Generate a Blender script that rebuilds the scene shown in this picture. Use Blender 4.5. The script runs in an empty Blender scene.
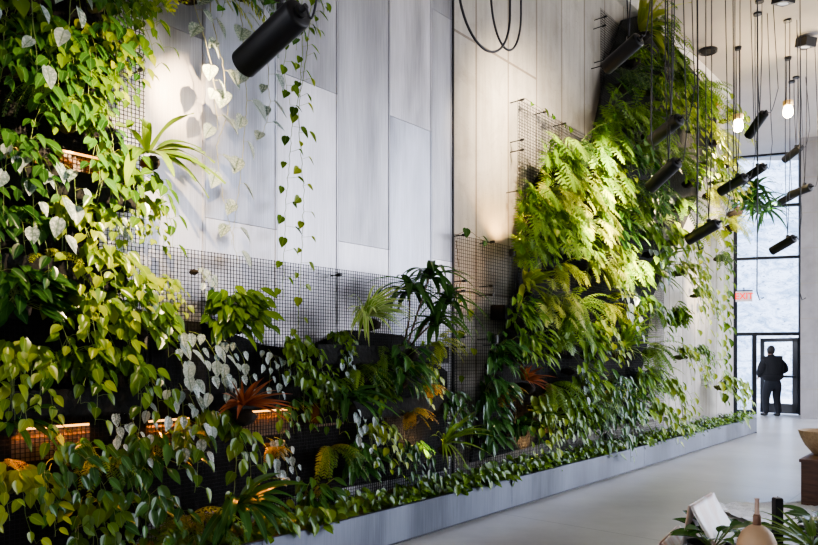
import bpy, bmesh, math, random
from mathutils import Vector, Matrix
PI = math.pi
rad = math.radians
scene = bpy.context.scene
COL = scene.collection
# ------------------------------------------------------------------ camera
F, CX, HY, EYE = 700.0, 409.0, 357.0, 1.475       # focal length (px), centre, horizon row, eye height
cam_d = bpy.data.cameras.new('camera')
cam_d.sensor_width = 36; cam_d.lens = F * 36 / 818
cam_d.shift_y = (HY - 272.5) / 818
cam_d.clip_end = 200; cam_d.clip_start = 0.05
cam = bpy.data.objects.new('camera', cam_d); COL.objects.link(cam)
cam.location = (0, 0, EYE); cam.rotation_euler = (PI / 2, 0, 0)
scene.camera = cam
# ------------------------------------------------------------------ geometry of the place
TH = math.atan((1000 - CX) / F)
DV = Vector((math.sin(TH), math.cos(TH), 0))       # along the long green wall, away from us
NV = Vector((math.cos(TH), -math.sin(TH), 0))      # out of the wall, into the room
PHI = PI / 2 - TH                                  # rotation: local x -> along wall, local -y -> room
D = 4.16                                           # eye to wall
H = 6.70                                           # ceiling
def W(s, off, z): return DV * s - NV * (D - off) + Vector((0, 0, z))
def at(x, y, Y): return Vector(((x - CX) / F * Y, Y, EYE + (HY - y) / F * Y))
def hit(x, y, off):
    u = (x - CX) / F
    return at(x, y, (D - off) / (NV.x * -u - NV.y))
def sz(x, y, off=0.12):
    p = hit(x, y, off); return p.dot(DV), p.z
def s_of(x, off=0.12): return sz(x, HY, off)[0]
# ------------------------------------------------------------------ materials
MATS = {}
class NT:
    def __init__(self, name):
        m = bpy.data.materials.new(name); m.use_nodes = True
        self.m = m; self.t = m.node_tree; self.t.nodes.clear()
        self.out = self.t.nodes.new('ShaderNodeOutputMaterial')
    def n(self, typ, **kw):
        nd = self.t.nodes.new(typ)
        for k, v in kw.items():
            if k.startswith('i_'):
                key = k[2:]
                nd.inputs[int(key) if key.isdigit() else key.replace('_', ' ')].default_value = v
            else: setattr(nd, k, v)
        return nd
    def l(self, a, b): self.t.links.new(a, b)
    def ramp(self, fac, stops):
        r = self.n('ShaderNodeValToRGB'); e = r.color_ramp.elements
        while len(e) < len(stops): e.new(0.5)
        for q, (p, c) in zip(e, stops): q.position = p; q.color = (*c, 1)
        self.l(fac, r.inputs[0]); return r.outputs[0]
    def mix(self, fac, a, b, typ='MIX'):
        x = self.n('ShaderNodeMix', data_type='RGBA', blend_type=typ)
        for sock, v in ((x.inputs[0], fac), (x.inputs[6], a), (x.inputs[7], b)):
            if hasattr(v, 'links') or hasattr(v, 'is_linked'): self.l(v, sock)
            elif isinstance(v, (int, float)): sock.default_value = v
            else: sock.default_value = (*v, 1)
        return x.outputs[2]
    def math(self, op, a, b=None, c=None):
        x = self.n('ShaderNodeMath', operation=op)
        for i, v in enumerate((a, b, c)):
            if v is None: continue
            if isinstance(v, (int, float)): x.inputs[i].default_value = v
            else: self.l(v, x.inputs[i])
        return x.outputs[0]
    def noise(self, scale, detail=3, vec=None, rough=0.5, dist=0):
        x = self.n('ShaderNodeTexNoise'); x.inputs['Scale'].default_value = scale
        x.inputs['Detail'].default_value = detail; x.inputs['Roughness'].default_value = rough
        x.inputs['Distortion'].default_value = dist
        if vec is not None: self.l(vec, x.inputs['Vector'])
        return x.outputs['Fac']
    def bump(self, h, strength=0.3, dist=0.02):
        b = self.n('ShaderNodeBump'); b.inputs['Strength'].default_value = strength
        b.inputs['Distance'].default_value = dist; self.l(h, b.inputs['Height']); return b.outputs[0]
    def bsdf(self, col, rough=0.5, metal=0.0, normal=None, spec=0.5, emit=None, es=0):
        b = self.n('ShaderNodeBsdfPrincipled')
        for k, v in (('Base Color', col), ('Roughness', rough), ('Metallic', metal), ('Specular IOR Level', spec)):
            if isinstance(v, (int, float)): b.inputs[k].default_value = v
            elif isinstance(v, tuple): b.inputs[k].default_value = (*v, 1)
            else: self.l(v, b.inputs[k])
        if normal is not None: self.l(normal, b.inputs['Normal'])
        if emit: b.inputs['Emission Color'].default_value = (*emit, 1); b.inputs['Emission Strength'].default_value = es
        return b
    def done(self, sh):
        self.l(sh.outputs[0], self.out.inputs[0]); MATS[self.m.name] = self.m; return self.m
    def obj(self): return self.n('ShaderNodeTexCoord').outputs['Object']
    def scaled(self, vec, s):
        x = self.n('ShaderNodeMapping'); x.inputs['Scale'].default_value = s; self.l(vec, x.inputs[0]); return x.outputs[0]

def plain(name, c, rough=0.5, metal=0.0, var=0.12, scale=12, emit=None, es=0, spec=0.5, bump=0):
    t = NT(name); v = t.obj(); nz = t.noise(scale, 4, v)
    lo = tuple(max(0, q * (1 - var)) for q in c); hi = tuple(min(1, q * (1 + var)) for q in c)
    col = t.ramp(nz, [(0.3, lo), (0.7, hi)])
    return t.done(t.bsdf(col, rough, metal, t.bump(nz, bump) if bump else None, spec, emit, es))

def leafmat(name, c1, c2, mid=None, edge=None, mottle=None, rough=0.38, trans=0.3, spec=0.5):
    """attribute leaf: r = random per leaf, g = |across| 0..1, b = along 0..1"""
    t = NT(name)
    a = t.n('ShaderNodeAttribute', attribute_name='leaf'); sp = t.n('ShaderNodeSeparateColor'); t.l(a.outputs['Color'], sp.inputs[0])
    oi = t.n('ShaderNodeObjectInfo')
    f = t.math('ADD', t.math('MULTIPLY', sp.outputs[0], 0.72), t.math('MULTIPLY', oi.outputs['Random'], 0.28))
    col = t.ramp(f, [(0.08, c1), (0.9, c2)])
    if mottle:
        g = t.n('ShaderNodeNewGeometry')
        nz = t.noise(95, 3, t.obj())
        col = t.mix(t.ramp(nz, [(0.47, (0, 0, 0)), (0.58, (1, 1, 1))]), col, mottle)
    if mid:
        fm = t.ramp(sp.outputs[1], [(0.02, (1, 1, 1)), (0.16, (0, 0, 0))])
        col = t.mix(t.math('MULTIPLY', fm, 0.75), col, mid)
    if edge:
        fe = t.ramp(sp.outputs[1], [(0.5, (0, 0, 0)), (0.72, (1, 1, 1))])
        col = t.mix(fe, col, edge)
    p = t.bsdf(col, rough, 0, None, spec)
    tr = t.n('ShaderNodeBsdfTranslucent'); t.l(col, tr.inputs[0])
    mx = t.n('ShaderNodeMixShader'); mx.inputs[0].default_value = trans
    t.l(p.outputs[0], mx.inputs[1]); t.l(tr.outputs[0], mx.inputs[2])
    return t.done(mx)

leafmat('pothos_green', (0.034, 0.094, 0.007), (0.156, 0.268, 0.017), mid=(0.149, 0.275, 0.044), rough=0.24)
leafmat('pothos_bright', (0.099, 0.209, 0.009), (0.347, 0.417, 0.025), mid=(0.331, 0.417, 0.075), rough=0.28)
leafmat('pothos_deep', (0.017, 0.064, 0.013), (0.079, 0.200, 0.031), mid=(0.112, 0.237, 0.070), rough=0.22)
leafmat('satin_silver', (0.13, 0.20, 0.17), (0.36, 0.43, 0.40), mid=(0.06, 0.12, 0.07), mottle=(0.46, 0.52, 0.50), rough=0.36, trans=0.15)
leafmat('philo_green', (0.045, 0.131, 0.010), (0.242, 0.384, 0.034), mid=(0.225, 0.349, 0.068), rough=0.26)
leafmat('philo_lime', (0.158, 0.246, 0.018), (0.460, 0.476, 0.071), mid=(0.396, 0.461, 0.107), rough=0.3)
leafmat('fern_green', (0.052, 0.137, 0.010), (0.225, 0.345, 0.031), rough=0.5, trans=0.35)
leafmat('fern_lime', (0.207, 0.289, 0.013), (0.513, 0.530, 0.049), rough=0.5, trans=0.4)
leafmat('fern_dark', (0.013, 0.043, 0.008), (0.060, 0.137, 0.022), rough=0.45)
leafmat('strap_green', (0.086, 0.196, 0.016), (0.245, 0.363, 0.043), mid=(0.302, 0.384, 0.081), rough=0.32, trans=0.35)
leafmat('strap_dark', (0.019, 0.070, 0.015), (0.078, 0.189, 0.036), mid=(0.097, 0.208, 0.051), rough=0.2)
leafmat('spider_stripe', (0.16, 0.34, 0.03), (0.34, 0.52, 0.06), edge=(0.72, 0.76, 0.36), rough=0.33)
leafmat('brom_rust', (0.16, 0.035, 0.015), (0.45, 0.13, 0.04), mid=(0.40, 0.20, 0.07), rough=0.4)
leafmat('amber_frond', (0.274, 0.119, 0.011), (0.540, 0.349, 0.032), rough=0.5, trans=0.4)  # own brown on some ferns; amber light put into the colour on others
leafmat('stem_green', (0.12, 0.2, 0.04), (0.28, 0.36, 0.08), rough=0.5, trans=0.1)
leafmat('stem_straw', (0.3, 0.3, 0.14), (0.5, 0.48, 0.25), rough=0.5, trans=0.1)
leafmat('stem_brown', (0.07, 0.045, 0.02), (0.16, 0.1, 0.05), rough=0.7, trans=0.0)
plain('soil', (0.020, 0.014, 0.009), 0.95, var=0.6, scale=30, bump=0.8)
plain('felt_dark', (0.007, 0.007, 0.006), 0.95, var=0.5, scale=25, bump=0.6)
plain('moss', (0.075, 0.085, 0.018), 0.95, var=0.7, scale=28, bump=0.9)
plain('wire_black', (0.012, 0.012, 0.013), 0.6, 0.0, spec=0.2)
plain('black_metal', (0.016, 0.016, 0.018), 0.42, 0.4, spec=0.5)
plain('black_frame', (0.012, 0.014, 0.02), 0.45, 0.2)
plain('cable_black', (0.018, 0.018, 0.026), 0.55)
plain('brass', (0.7, 0.5, 0.25), 0.3, 0.9)
plain('glow_bulb', (1, 0.9, 0.75), 0.3, emit=(1, 0.82, 0.55), es=14)
plain('glow_lens', (1, 0.9, 0.75), 0.3, emit=(1, 0.8, 0.5), es=6)
plain('glow_amber', (1, 0.6, 0.25), 0.3, emit=(1, 0.42, 0.08), es=1.0)
plain('exit_white', (0.72, 0.66, 0.65), 0.4)
plain('exit_red', (0.7, 0.03, 0.02), 0.4, emit=(1, 0.06, 0.04), es=0.4)
plain('cloth_black', (0.005, 0.006, 0.009), 0.9, var=0.3, scale=40)
plain('cloth_navy', (0.005, 0.007, 0.013), 0.9, var=0.3, scale=40)
plain('shoe_black', (0.008, 0.008, 0.009), 0.5)
plain('skin', (0.35, 0.2, 0.14), 0.55, scale=20)
plain('hair_dark', (0.012, 0.010, 0.01), 0.7)
plain('ceramic_tan', (0.52, 0.34, 0.19), 0.55, var=0.1, scale=18)
plain('ceramic_brown', (0.16, 0.08, 0.045), 0.5)
plain('neck_pink', (0.55, 0.38, 0.3), 0.5)
plain('dish_white', (0.7, 0.7, 0.7), 0.3)
plain('candle_black', (0.01, 0.01, 0.012), 0.5)
plain('pot_grey', (0.12, 0.12, 0.12), 0.7)
plain('ceiling_paint', (0.44, 0.40, 0.36), 0.85, var=0.05, scale=1.5)
plain('cornice_white', (0.72, 0.69, 0.64), 0.7, var=0.05)
plain('interior_white', (0.62, 0.6, 0.57), 0.85, var=0.05)
plain('pavement', (0.5, 0.5, 0.52), 0.9, scale=3)

def m_floor():
    t = NT('polished_concrete'); v = t.obj()
    a = t.noise(0.7, 5, v, 0.6); b = t.noise(6, 6, v, 0.65)
    col = t.ramp(t.math('ADD', t.math('MULTIPLY', a, 0.65), t.math('MULTIPLY', b, 0.35)), [(0.35, (0.30, 0.285, 0.265)), (0.65, (0.47, 0.46, 0.44))])
    # saw cuts along and across the wall direction
    mp = t.n('ShaderNodeMapping'); mp.inputs['Rotation'].default_value = (0, 0, -PHI); t.l(v, mp.inputs[0])
    sp = t.n('ShaderNodeSeparateXYZ'); t.l(mp.outputs[0], sp.inputs[0])
    def line(ax, period, ph):
        q = t.math('PINGPONG', t.math('ADD', ax, ph), period / 2)
        return t.math('LESS_THAN', q, 0.006)
    ln = t.math('MAXIMUM', line(sp.outputs[0], 3.0, 0.4), line(sp.outputs[1], 3.0, 1.35))
    col = t.mix(t.math('MULTIPLY', ln, 0.6), col, (0.12, 0.11, 0.1))
    r = t.n('ShaderNodeMapRange'); t.l(b, r.inputs[0]); r.inputs[3].default_value = 0.22; r.inputs[4].default_value = 0.42
    t.done(t.bsdf(col, r.outputs[0], 0, t.bump(b, 0.04), 0.6))
m_floor()

def m_wall():
    """board-formed concrete; object x runs along the wall, z up"""
    t = NT('board_concrete'); v = t.obj(); sp = t.n('ShaderNodeSeparateXYZ'); t.l(v, sp.inputs[0])
    a = t.noise(0.8, 5, v, 0.6); st = t.noise(3.0, 5, t.scaled(v, (3, 1, 0.25)), 0.65); g = t.noise(45, 2, v)
    f = t.math('ADD', t.math('MULTIPLY', a, 0.5), t.math('MULTIPLY', st, 0.5))
    col = t.ramp(f, [(0.33, (0.33, 0.30, 0.26)), (0.66, (0.58, 0.545, 0.495))])
    per = 0.62
    q = t.math('PINGPONG', t.math('ADD', sp.outputs[0], 0.19), per / 2)
    ln = t.math('LESS_THAN', q, 0.014)
    cell = t.math('FLOOR', t.math('DIVIDE', t.math('ADD', sp.outputs[0], 0.19), per))
    wn = t.n('ShaderNodeTexWhiteNoise', noise_dimensions='1D'); t.l(cell, wn.inputs['W'])
    col = t.mix(0.13, col, wn.outputs['Value'], 'OVERLAY')
    zz = t.math('ADD', sp.outputs[2], t.math('MULTIPLY', t.math('FLOOR', t.math('DIVIDE', cell, 3.0)), 0.83))
    q2 = t.math('PINGPONG', t.math('ADD', zz, 0.57), 1.3)
    ln2 = t.math('LESS_THAN', q2, 0.014)
    col = t.mix(t.math('MULTIPLY', t.math('MAXIMUM', ln, ln2), 0.72), col, (0.17, 0.13, 0.1))
    pits = t.ramp(g, [(0.29, (1, 1, 1)), (0.34, (0, 0, 0))])
    blot = t.ramp(t.noise(2.2, 6, v, 0.7, 0.8), [(0.50, (0, 0, 0)), (0.72, (1, 1, 1))])
    col = t.mix(t.math('MULTIPLY', blot, 0.45), col, (0.24, 0.205, 0.175))
    col = t.mix(t.math('MULTIPLY', pits, 0.6), col, (0.2, 0.17, 0.14))
    t.done(t.bsdf(col, 0.8, 0, t.bump(st, 0.15), 0.3))
m_wall()

def m_pier():
    t = NT('stone_blocks'); v = t.obj(); a = t.noise(2.0, 6, v, 0.65)
    col = t.ramp(a, [(0.3, (0.21, 0.20, 0.205)), (0.7, (0.30, 0.29, 0.295))])
    sp = t.n('ShaderNodeSeparateXYZ'); t.l(v, sp.inputs[0])
    q = t.math('LESS_THAN', t.math('PINGPONG', t.math('ADD', sp.outputs[2], 0.13), 0.42), 0.014)
    q2 = t.math('LESS_THAN', t.math('PINGPONG', t.math('ADD', sp.outputs[0], 0.0), 0.14), 0.008)
    q2 = t.math('MULTIPLY', q2, t.math('LESS_THAN', sp.outputs[0], 0.3))
    col = t.mix(t.math('MULTIPLY', t.math('MAXIMUM', q, q2), 0.75), col, (0.25, 0.23, 0.21))
    t.done(t.bsdf(col, 0.85, 0, t.bump(a, 0.2), 0.3))
m_pier()

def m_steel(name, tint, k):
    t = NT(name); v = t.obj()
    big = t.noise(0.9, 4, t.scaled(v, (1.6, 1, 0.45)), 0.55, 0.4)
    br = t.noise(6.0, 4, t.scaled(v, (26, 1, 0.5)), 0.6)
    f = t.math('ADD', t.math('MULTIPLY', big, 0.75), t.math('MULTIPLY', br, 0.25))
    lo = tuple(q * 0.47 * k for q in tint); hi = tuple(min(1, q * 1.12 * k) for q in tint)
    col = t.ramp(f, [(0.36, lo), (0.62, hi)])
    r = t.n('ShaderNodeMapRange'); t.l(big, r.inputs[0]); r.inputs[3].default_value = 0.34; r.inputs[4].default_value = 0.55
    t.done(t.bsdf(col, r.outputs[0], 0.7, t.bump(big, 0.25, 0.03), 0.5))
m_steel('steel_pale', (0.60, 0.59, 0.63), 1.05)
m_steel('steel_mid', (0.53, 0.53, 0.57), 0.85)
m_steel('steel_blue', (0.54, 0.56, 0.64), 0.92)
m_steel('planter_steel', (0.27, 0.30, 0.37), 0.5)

def m_facade():
    t = NT('pale_facade'); v = t.obj()
    a = t.noise(1.3, 6, t.scaled(v, (1, 1, 2.4)), 0.7, 1.5); b = t.noise(4, 5, t.scaled(v, (1, 1, 2.0)), 0.7, 2.5)
    col = t.ramp(a, [(0.40, (0.16, 0.22, 0.32)), (0.56, (0.40, 0.46, 0.57))])
    mk = t.ramp(b, [(0.38, (1, 1, 1)), (0.43, (0, 0, 0))])
    col = t.mix(t.math('MULTIPLY', mk, 0.95), col, (0.055, 0.09, 0.15))
    t.done(t.bsdf(col, 0.9, 0, None, 0.2))
m_facade()

def m_glass():
    t = NT('clear_glass')
    g = t.n('ShaderNodeBsdfGlass'); g.inputs['Roughness'].default_value = 0.0; g.inputs['IOR'].default_value = 1.02
    g.inputs['Color'].default_value = (0.93, 0.97, 1, 1)
    tr = t.n('ShaderNodeBsdfTransparent'); tr.inputs[0].default_value = (0.93, 0.97, 1, 1)
    gl = t.n('ShaderNodeBsdfGlossy'); gl.inputs['Roughness'].default_value = 0.02
    mx = t.n('ShaderNodeMixShader'); mx.inputs[0].default_value = 0.05
    t.l(tr.outputs[0], mx.inputs[1]); t.l(gl.outputs[0], mx.inputs[2]); t.done(mx)
m_glass()

def m_wood(name, lo, hi):
    t = NT(name); v = t.obj(); w = t.noise(5, 5, t.scaled(v, (1, 9, 9)), 0.6, 0.6)
    col = t.ramp(w, [(0.3, lo), (0.7, hi)]); t.done(t.bsdf(col, 0.45, 0, t.bump(w, 0.15), 0.4))
m_wood('wood_dark', (0.05, 0.02, 0.012), (0.14, 0.06, 0.035))
m_wood('wood_tan', (0.40, 0.26, 0.14), (0.62, 0.44, 0.26))
m_wood('wood_walnut', (0.12, 0.07, 0.04), (0.24, 0.15, 0.09))

def m_menu():
    t = NT('cream_leather'); v = t.obj(); w = t.noise(9, 2, t.scaled(v, (2.5, 1, 0.5)), 0.4)
    col = t.ramp(w, [(0.4, (0.62, 0.40, 0.28)), (0.52, (0.82, 0.72, 0.66)), (0.62, (0.86, 0.82, 0.80))])
    t.done(t.bsdf(col, 0.35, 0, None, 0.5))
m_menu()
def m_rug():
    t = NT('rug_white'); v = t.obj(); w = t.noise(14, 4, t.scaled(v, (1, 2.2, 1)), 0.7, 2.0)
    col = t.ramp(w, [(0.33, (0.2, 0.24, 0.34)), (0.38, (0.93, 0.95, 0.98)), (0.7, (0.9, 0.9, 0.92))])
    t.done(t.bsdf(col, 0.95, 0, t.bump(w, 0.8), 0.2))
m_rug()
# ------------------------------------------------------------------ object helpers
def tag(o, label=None, cat=None, group=None, kind=None):
    if label: o['label'] = label
    if cat: o['category'] = cat
    if group: o['group'] = group
    if kind: o['kind'] = kind
    return o
def empty(name, loc=(0, 0, 0), rz=0.0):
    o = bpy.data.objects.new(name, None); COL.objects.link(o)
    o.location = loc; o.rotation_euler = (0, 0, rz); o.empty_display_size = 0.1
    return o
def link(name, me, parent=None, loc=None, rz=None):
    o = bpy.data.objects.new(name, me); COL.objects.link(o)
    if parent is not None: o.parent = parent
    if loc is not None: o.location = loc
    if rz is not None: o.rotation_euler = (0, 0, rz)
    return o
def copy_tree(o, parent=None):
    c = o.copy(); COL.objects.link(c); c.parent = parent
    for ch in list(o.children): copy_tree(ch, c)
    return c
class MB:
    """collects shapes for ONE mesh"""
    def __init__(self): self.v = []; self.f = []; self.a = []; self.leafy = False
    def add(self, vs, fs, at=None):
        k = len(self.v); self.v += [tuple(p) for p in vs]; self.f += [tuple(i + k for i in q) for q in fs]
        self.a += at if at else [(0.5, 1, 0.5, 1)] * len(vs)
    def box(self, lo, hi, M=None):
        x0, y0, z0 = lo; x1, y1, z1 = hi
        vs = [Vector(p) for p in ((x0, y0, z0), (x1, y0, z0), (x1, y1, z0), (x0, y1, z0), (x0, y0, z1), (x1, y0, z1), (x1, y1, z1), (x0, y1, z1))]
        if M: vs = [M @ p for p in vs]
        self.add(vs, [(0, 3, 2, 1), (4, 5, 6, 7), (0, 1, 5, 4), (1, 2, 6, 5), (2, 3, 7, 6), (3, 0, 4, 7)])
    def tube(self, pts, r, n=6, cap=True, rnd=0.5):
        pts = [Vector(p) for p in pts]
        rs = r if isinstance(r, (list, tuple)) else [r] * len(pts)
        vs = []; ref = None
        for i, p in enumerate(pts):
            t = (pts[min(i + 1, len(pts) - 1)] - pts[max(i - 1, 0)])
            t = t.normalized() if t.length > 1e-9 else Vector((0, 0, 1))
            if ref is None: ref = t.orthogonal().normalized()
            a = (ref - t * ref.dot(t)); a = a.normalized() if a.length > 1e-6 else t.orthogonal().normalized()
            ref = a; b = t.cross(a)
            vs += [p + (a * math.cos(2 * PI * j / n) + b * math.sin(2 * PI * j / n)) * rs[i] for j in range(n)]
        fs = [(i * n + j, i * n + (j + 1) % n, (i + 1) * n + (j + 1) % n, (i + 1) * n + j) for i in range(len(pts) - 1) for j in range(n)]
        if cap: fs += [tuple(range(n - 1, -1, -1)), tuple((len(pts) - 1) * n + j for j in range(n))]
        self.add(vs, fs, [(rnd, 1, 0.5, 1)] * len(vs))
    def lathe(self, prof, n=24, M=None):
        vs = []; fs = []
        for r, z in prof:
            for j in range(n):
                p = Vector((r * math.cos(2 * PI * j / n), r * math.sin(2 * PI * j / n), z)); vs.append(M @ p if M else p)
        for i in range(len(prof) - 1):
            for j in range(n): fs.append((i * n + j, i * n + (j + 1) % n, (i + 1) * n + (j + 1) % n, (i + 1) * n + j))
        self.add(vs, fs)
    def grid(self, fn, nu, nv):
        vs = [fn(i / nu, j / nv) for j in range(nv + 1) for i in range(nu + 1)]
        fs = [(j * (nu + 1) + i, j * (nu + 1) + i + 1, (j + 1) * (nu + 1) + i + 1, (j + 1) * (nu + 1) + i) for j in range(nv) for i in range(nu)]
        self.add(vs, fs)
    # ---- leaves
    def blade(self, base, d, n, L, wid, prof, bend=0.0, fold=0.15, rnd=0.5, nt=6, wave=0.0, nx=2):
        """d = growth direction, n = upper-face normal, bend = how far it droops"""
        d = Vector(d).normalized(); n = Vector(n); n = (n - d * n.dot(d)); n = n.normalized() if n.length > 1e-5 else d.orthogonal().normalized()
        p = Vector(base); vs = []; at = []; side = d.cross(n).normalized(); cols = 2 * nx + 1
        for i in range(nt + 1):
            t = i / nt; w = prof(t) * wid * 0.5
            nn = side.cross(d).normalized()
            for j in range(-nx, nx + 1):
                q = j / nx
                off = side * (q * w) + nn * (abs(q) * w * fold * 2 + wave * wid * math.sin(t * 9 + j) * abs(q))
                back = d * (-0.06 * L * (abs(q) ** 1.5) * max(0, 1 - t * 2.5)) if prof is HEART else Vector()
                vs.append(p + off + back); at.append((rnd, abs(q), t, 1))
            if i < nt:
                d = (d + Vector((0, 0, -1)) * (bend / nt)).normalized(); p = p + d * (L / nt)
        fs = [(i * cols + j, i * cols + j + 1, (i + 1) * cols + j + 1, (i + 1) * cols + j) for i in range(nt) for j in range(cols - 1)]
        self.add(vs, fs, at); self.leafy = True
    def build(self, name, mat, parent=None, loc=None, rz=None, smooth=False, me_only=False):
        me = bpy.data.meshes.new(name); me.from_pydata(self.v, [], self.f); me.validate(); 
        if len(me.vertices) == len(self.a) and (self.leafy or mat.startswith('stem')):
            at = me.color_attributes.new('leaf', 'FLOAT_COLOR', 'POINT')
            at.data.foreach_set('color', [c for q in self.a for c in q])
        me.materials.append(MATS[mat])
        if smooth or self.leafy: me.polygons.foreach_set('use_smooth', [True] * len(me.polygons))
        me.update()
        if me_only: return me
        return link(name, me, parent, loc, rz)
def shade_auto(o, ang=40):
    me = o.data
    me.polygons.foreach_set('use_smooth', [True] * len(me.polygons)); me.set_sharp_from_angle(angle=rad(ang))
def HEART(t): return (0.30 + 0.70 * math.sin(min(1, t / 0.3) * PI / 2) ** 0.75) if t < 0.3 else max(0.0, math.cos((t - 0.3) / 0.7 * PI / 2)) ** 1.05
def ELLI(t): return max(0.04, math.sin(PI * min(1, 0.04 + t * 0.96) ** 0.85))
def STRAP(t): return (0.45 + 0.55 * min(1, t / 0.25)) * (1 if t < 0.6 else max(0.03, 1 - ((t - 0.6) / 0.4) ** 1.8))
def BLADE(t): return (0.8 + 0.2 * min(1, t / 0.15)) * max(0.03, 1 - t ** 1.7)
# ------------------------------------------------------------------ THE SETTING
mb = MB(); mb.box((-8, -3, -0.15), (16, 18.6, 0)); tag(mb.build('floor', 'polished_concrete'), kind='structure')
mb = MB(); mb.box((-8, -3, H), (12.5, 18.6, H + 0.3)); tag(mb.build('ceiling', 'ceiling_paint'), kind='structure')
S_END = 14.62
mb = MB(); mb.box((-3, 0, 0), (S_END, 0.35, H)); tag(mb.build('wall_left', 'board_concrete', loc=W(0, 0, 0), rz=PHI), kind='structure')
mb = MB(); mb.box((4.2, -0.12, H - 0.16), (S_END, -0.0, H)); tag(mb.build('trim_1', 'cornice_white', loc=W(0, 0, 0), rz=PHI), kind='structure')
mb = MB(); mb.box((-8, -3.2, 0), (12.5, -3, H)); tag(mb.build('wall_back', 'interior_white'), kind='structure')
mb = MB(); mb.box((9.5, -3, 0), (9.7, 2.0, H)); tag(mb.build('wall_right', 'interior_white'), kind='structure')
# end glazing: the glass wall turns a little towards us at its right side
EA = rad(19); EV = Vector((math.cos(EA), -math.sin(EA), 0)); E0 = at(735, HY, 18.3); E0.z = 0
def tE(x):
    u = (x - CX) / F; return (u * E0.y - E0.x) / (EV.x - u * EV.y)
def zE(y, x=768): return EYE + (HY - y) / F * (E0 + EV * tE(x)).y
wR = tE(803)
win = empty('window_1', E0, -EA); tag(win, kind='structure')
mb = MB()
for (xa, xb) in ((-0.05, 0.05), (wR - 0.10, wR + 0.03)): mb.box((xa, -0.06, 0), (xb, 0.06, H - 0.01))
mb.box((tE(752), -0.06, 0), (tE(756.5), 0.06, zE(333)))
for y, h in ((154.5, 0.09), (206.5, 0.07), (258, 0.07), (334, 0.09)): mb.box((0, -0.055, zE(y) - h / 2), (wR, 0.055, zE(y) + h / 2))
mb.box((0, -0.055, 0.0), (tE(752), 0.055, 0.10))
mb.build('window_frame', 'black_frame', win)
for ya, yb in ((154, 206), (206, 258), (258, 334)):
    mb = MB(); mb.box((0, -0.008, zE(yb)), (wR, 0.008, zE(ya))); mb.build('pane', 'clear_glass', win)
mb = MB(); mb.box((0, -0.008, 0.1), (tE(752), 0.008, zE(334))); mb.build('pane', 'clear_glass', win)
mb = MB(); mb.box((-3.2, -0.12, 0), (-0.05, 0.12, H)); tag(mb.build('wall_end', 'interior_white', loc=E0, rz=-EA), kind='structure')
# stone pier right of the door
pier = at(800.5, HY, 16.7); pier.z = 0
pd = Vector((math.sin(rad(31)), math.cos(rad(31)), 0)); q0 = pier; q1 = pier + EV * 2.6; q2 = q1 + pd * 1.2; q3 = pier + pd * 1.2
Rm = Matrix.Rotation(EA, 3, 'Z'); pts = [Rm @ (q - pier) for q in (q0, q1, q2, q3)]
mb = MB(); mb.add([(q.x, q.y, 0) for q in pts] + [(q.x, q.y, H) for q in pts], [(3, 2, 1, 0), (4, 5, 6, 7), (0, 1, 5, 4), (1, 2, 6, 5), (2, 3, 7, 6), (3, 0, 4, 7)])
tag(mb.build('wall_front', 'stone_blocks', loc=pier, rz=-EA), kind='structure')
# door leaf, hinged right, swung outward
hx = tE(798)
door = empty('door_1', E0 + EV * hx, -EA); tag(door, kind='structure')
lw = hx - tE(757) - 0.02; ang = -rad(30)
mbf = MB(); zt = zE(336) - 0.05
R = Matrix.Rotation(ang, 4, 'Z')
for lo, hi in (((-lw, -0.025, 0.02), (-lw + 0.10, 0.025, zt)), ((-0.13, -0.025, 0.02), (0, 0.025, zt)),
               ((-lw, -0.025, zt - 0.10), (0, 0.025, zt)), ((-lw, -0.025, 0.02), (0, 0.025, 0.27))): mbf.box(lo, hi, R)
df = mbf.build('door_frame', 'black_frame', door)
mb = MB(); mb.box((-lw + 0.09, -0.006, 0.26), (-0.11, 0.006, zt - 0.09), R); mb.build('pane', 'clear_glass', door)
mb = MB(); mb.tube([R @ Vector((-lw + 0.03, -0.075, 0.97)), R @ Vector((-0.06, -0.075, 0.97))], 0.03, 8)
for q in (-lw + 0.07, -0.09): mb.tube([R @ Vector((q, -0.075, 0.97)), R @ Vector((q, -0.02, 0.97))], 0.02, 8)
mb.build('push_bar', 'black_metal', door)
# outside
mb = MB(); mb.box((-6, 18.6, -0.2), (34, 40, -0.02)); tag(mb.build('ground', 'pavement'), kind='structure')
mb = MB(); mb.box((-4, 0, 0), (32, 0.4, 16)); tag(mb.build('facade', 'pale_facade', loc=(0, 25, -0.02)), kind='structure')
# ------------------------------------------------------------------ steel cladding
SOFF = 0.045
def steel(xa, xb, za, zb, mat, label):
    sa = xa if xa < 20 else s_of(xa, SOFF); sb = s_of(xb, SOFF)
    mb = MB(); g = 0.004; b = 0.006
    w, h = sb - sa - g, zb - za - g
    mb.box((0, -0.028, 0), (w, 0, h))
    mb.box((0, -0.034, 0), (b * 2, -0.026, h)); mb.box((w - b * 2, -0.034, 0), (w, -0.026, h))      # folded edges
    o = mb.build('steel_sheet', mat, loc=W(sa, SOFF - 0.03, za), rz=PHI)
    tag(o, label, 'wall sheet', 'steel sheets on the left half of the wall')
def zz(x, y): return sz(x, y, SOFF)[1]
SP = 'steel sheet'
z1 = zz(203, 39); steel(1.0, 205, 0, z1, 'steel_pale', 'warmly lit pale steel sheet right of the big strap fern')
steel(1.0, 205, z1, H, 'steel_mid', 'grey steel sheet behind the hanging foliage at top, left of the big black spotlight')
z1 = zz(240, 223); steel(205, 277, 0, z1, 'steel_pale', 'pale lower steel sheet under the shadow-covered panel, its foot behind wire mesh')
steel(205, 277, z1, H, 'steel_blue', 'bluish steel sheet covered in leaf shadows below the big black spotlight')
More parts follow.
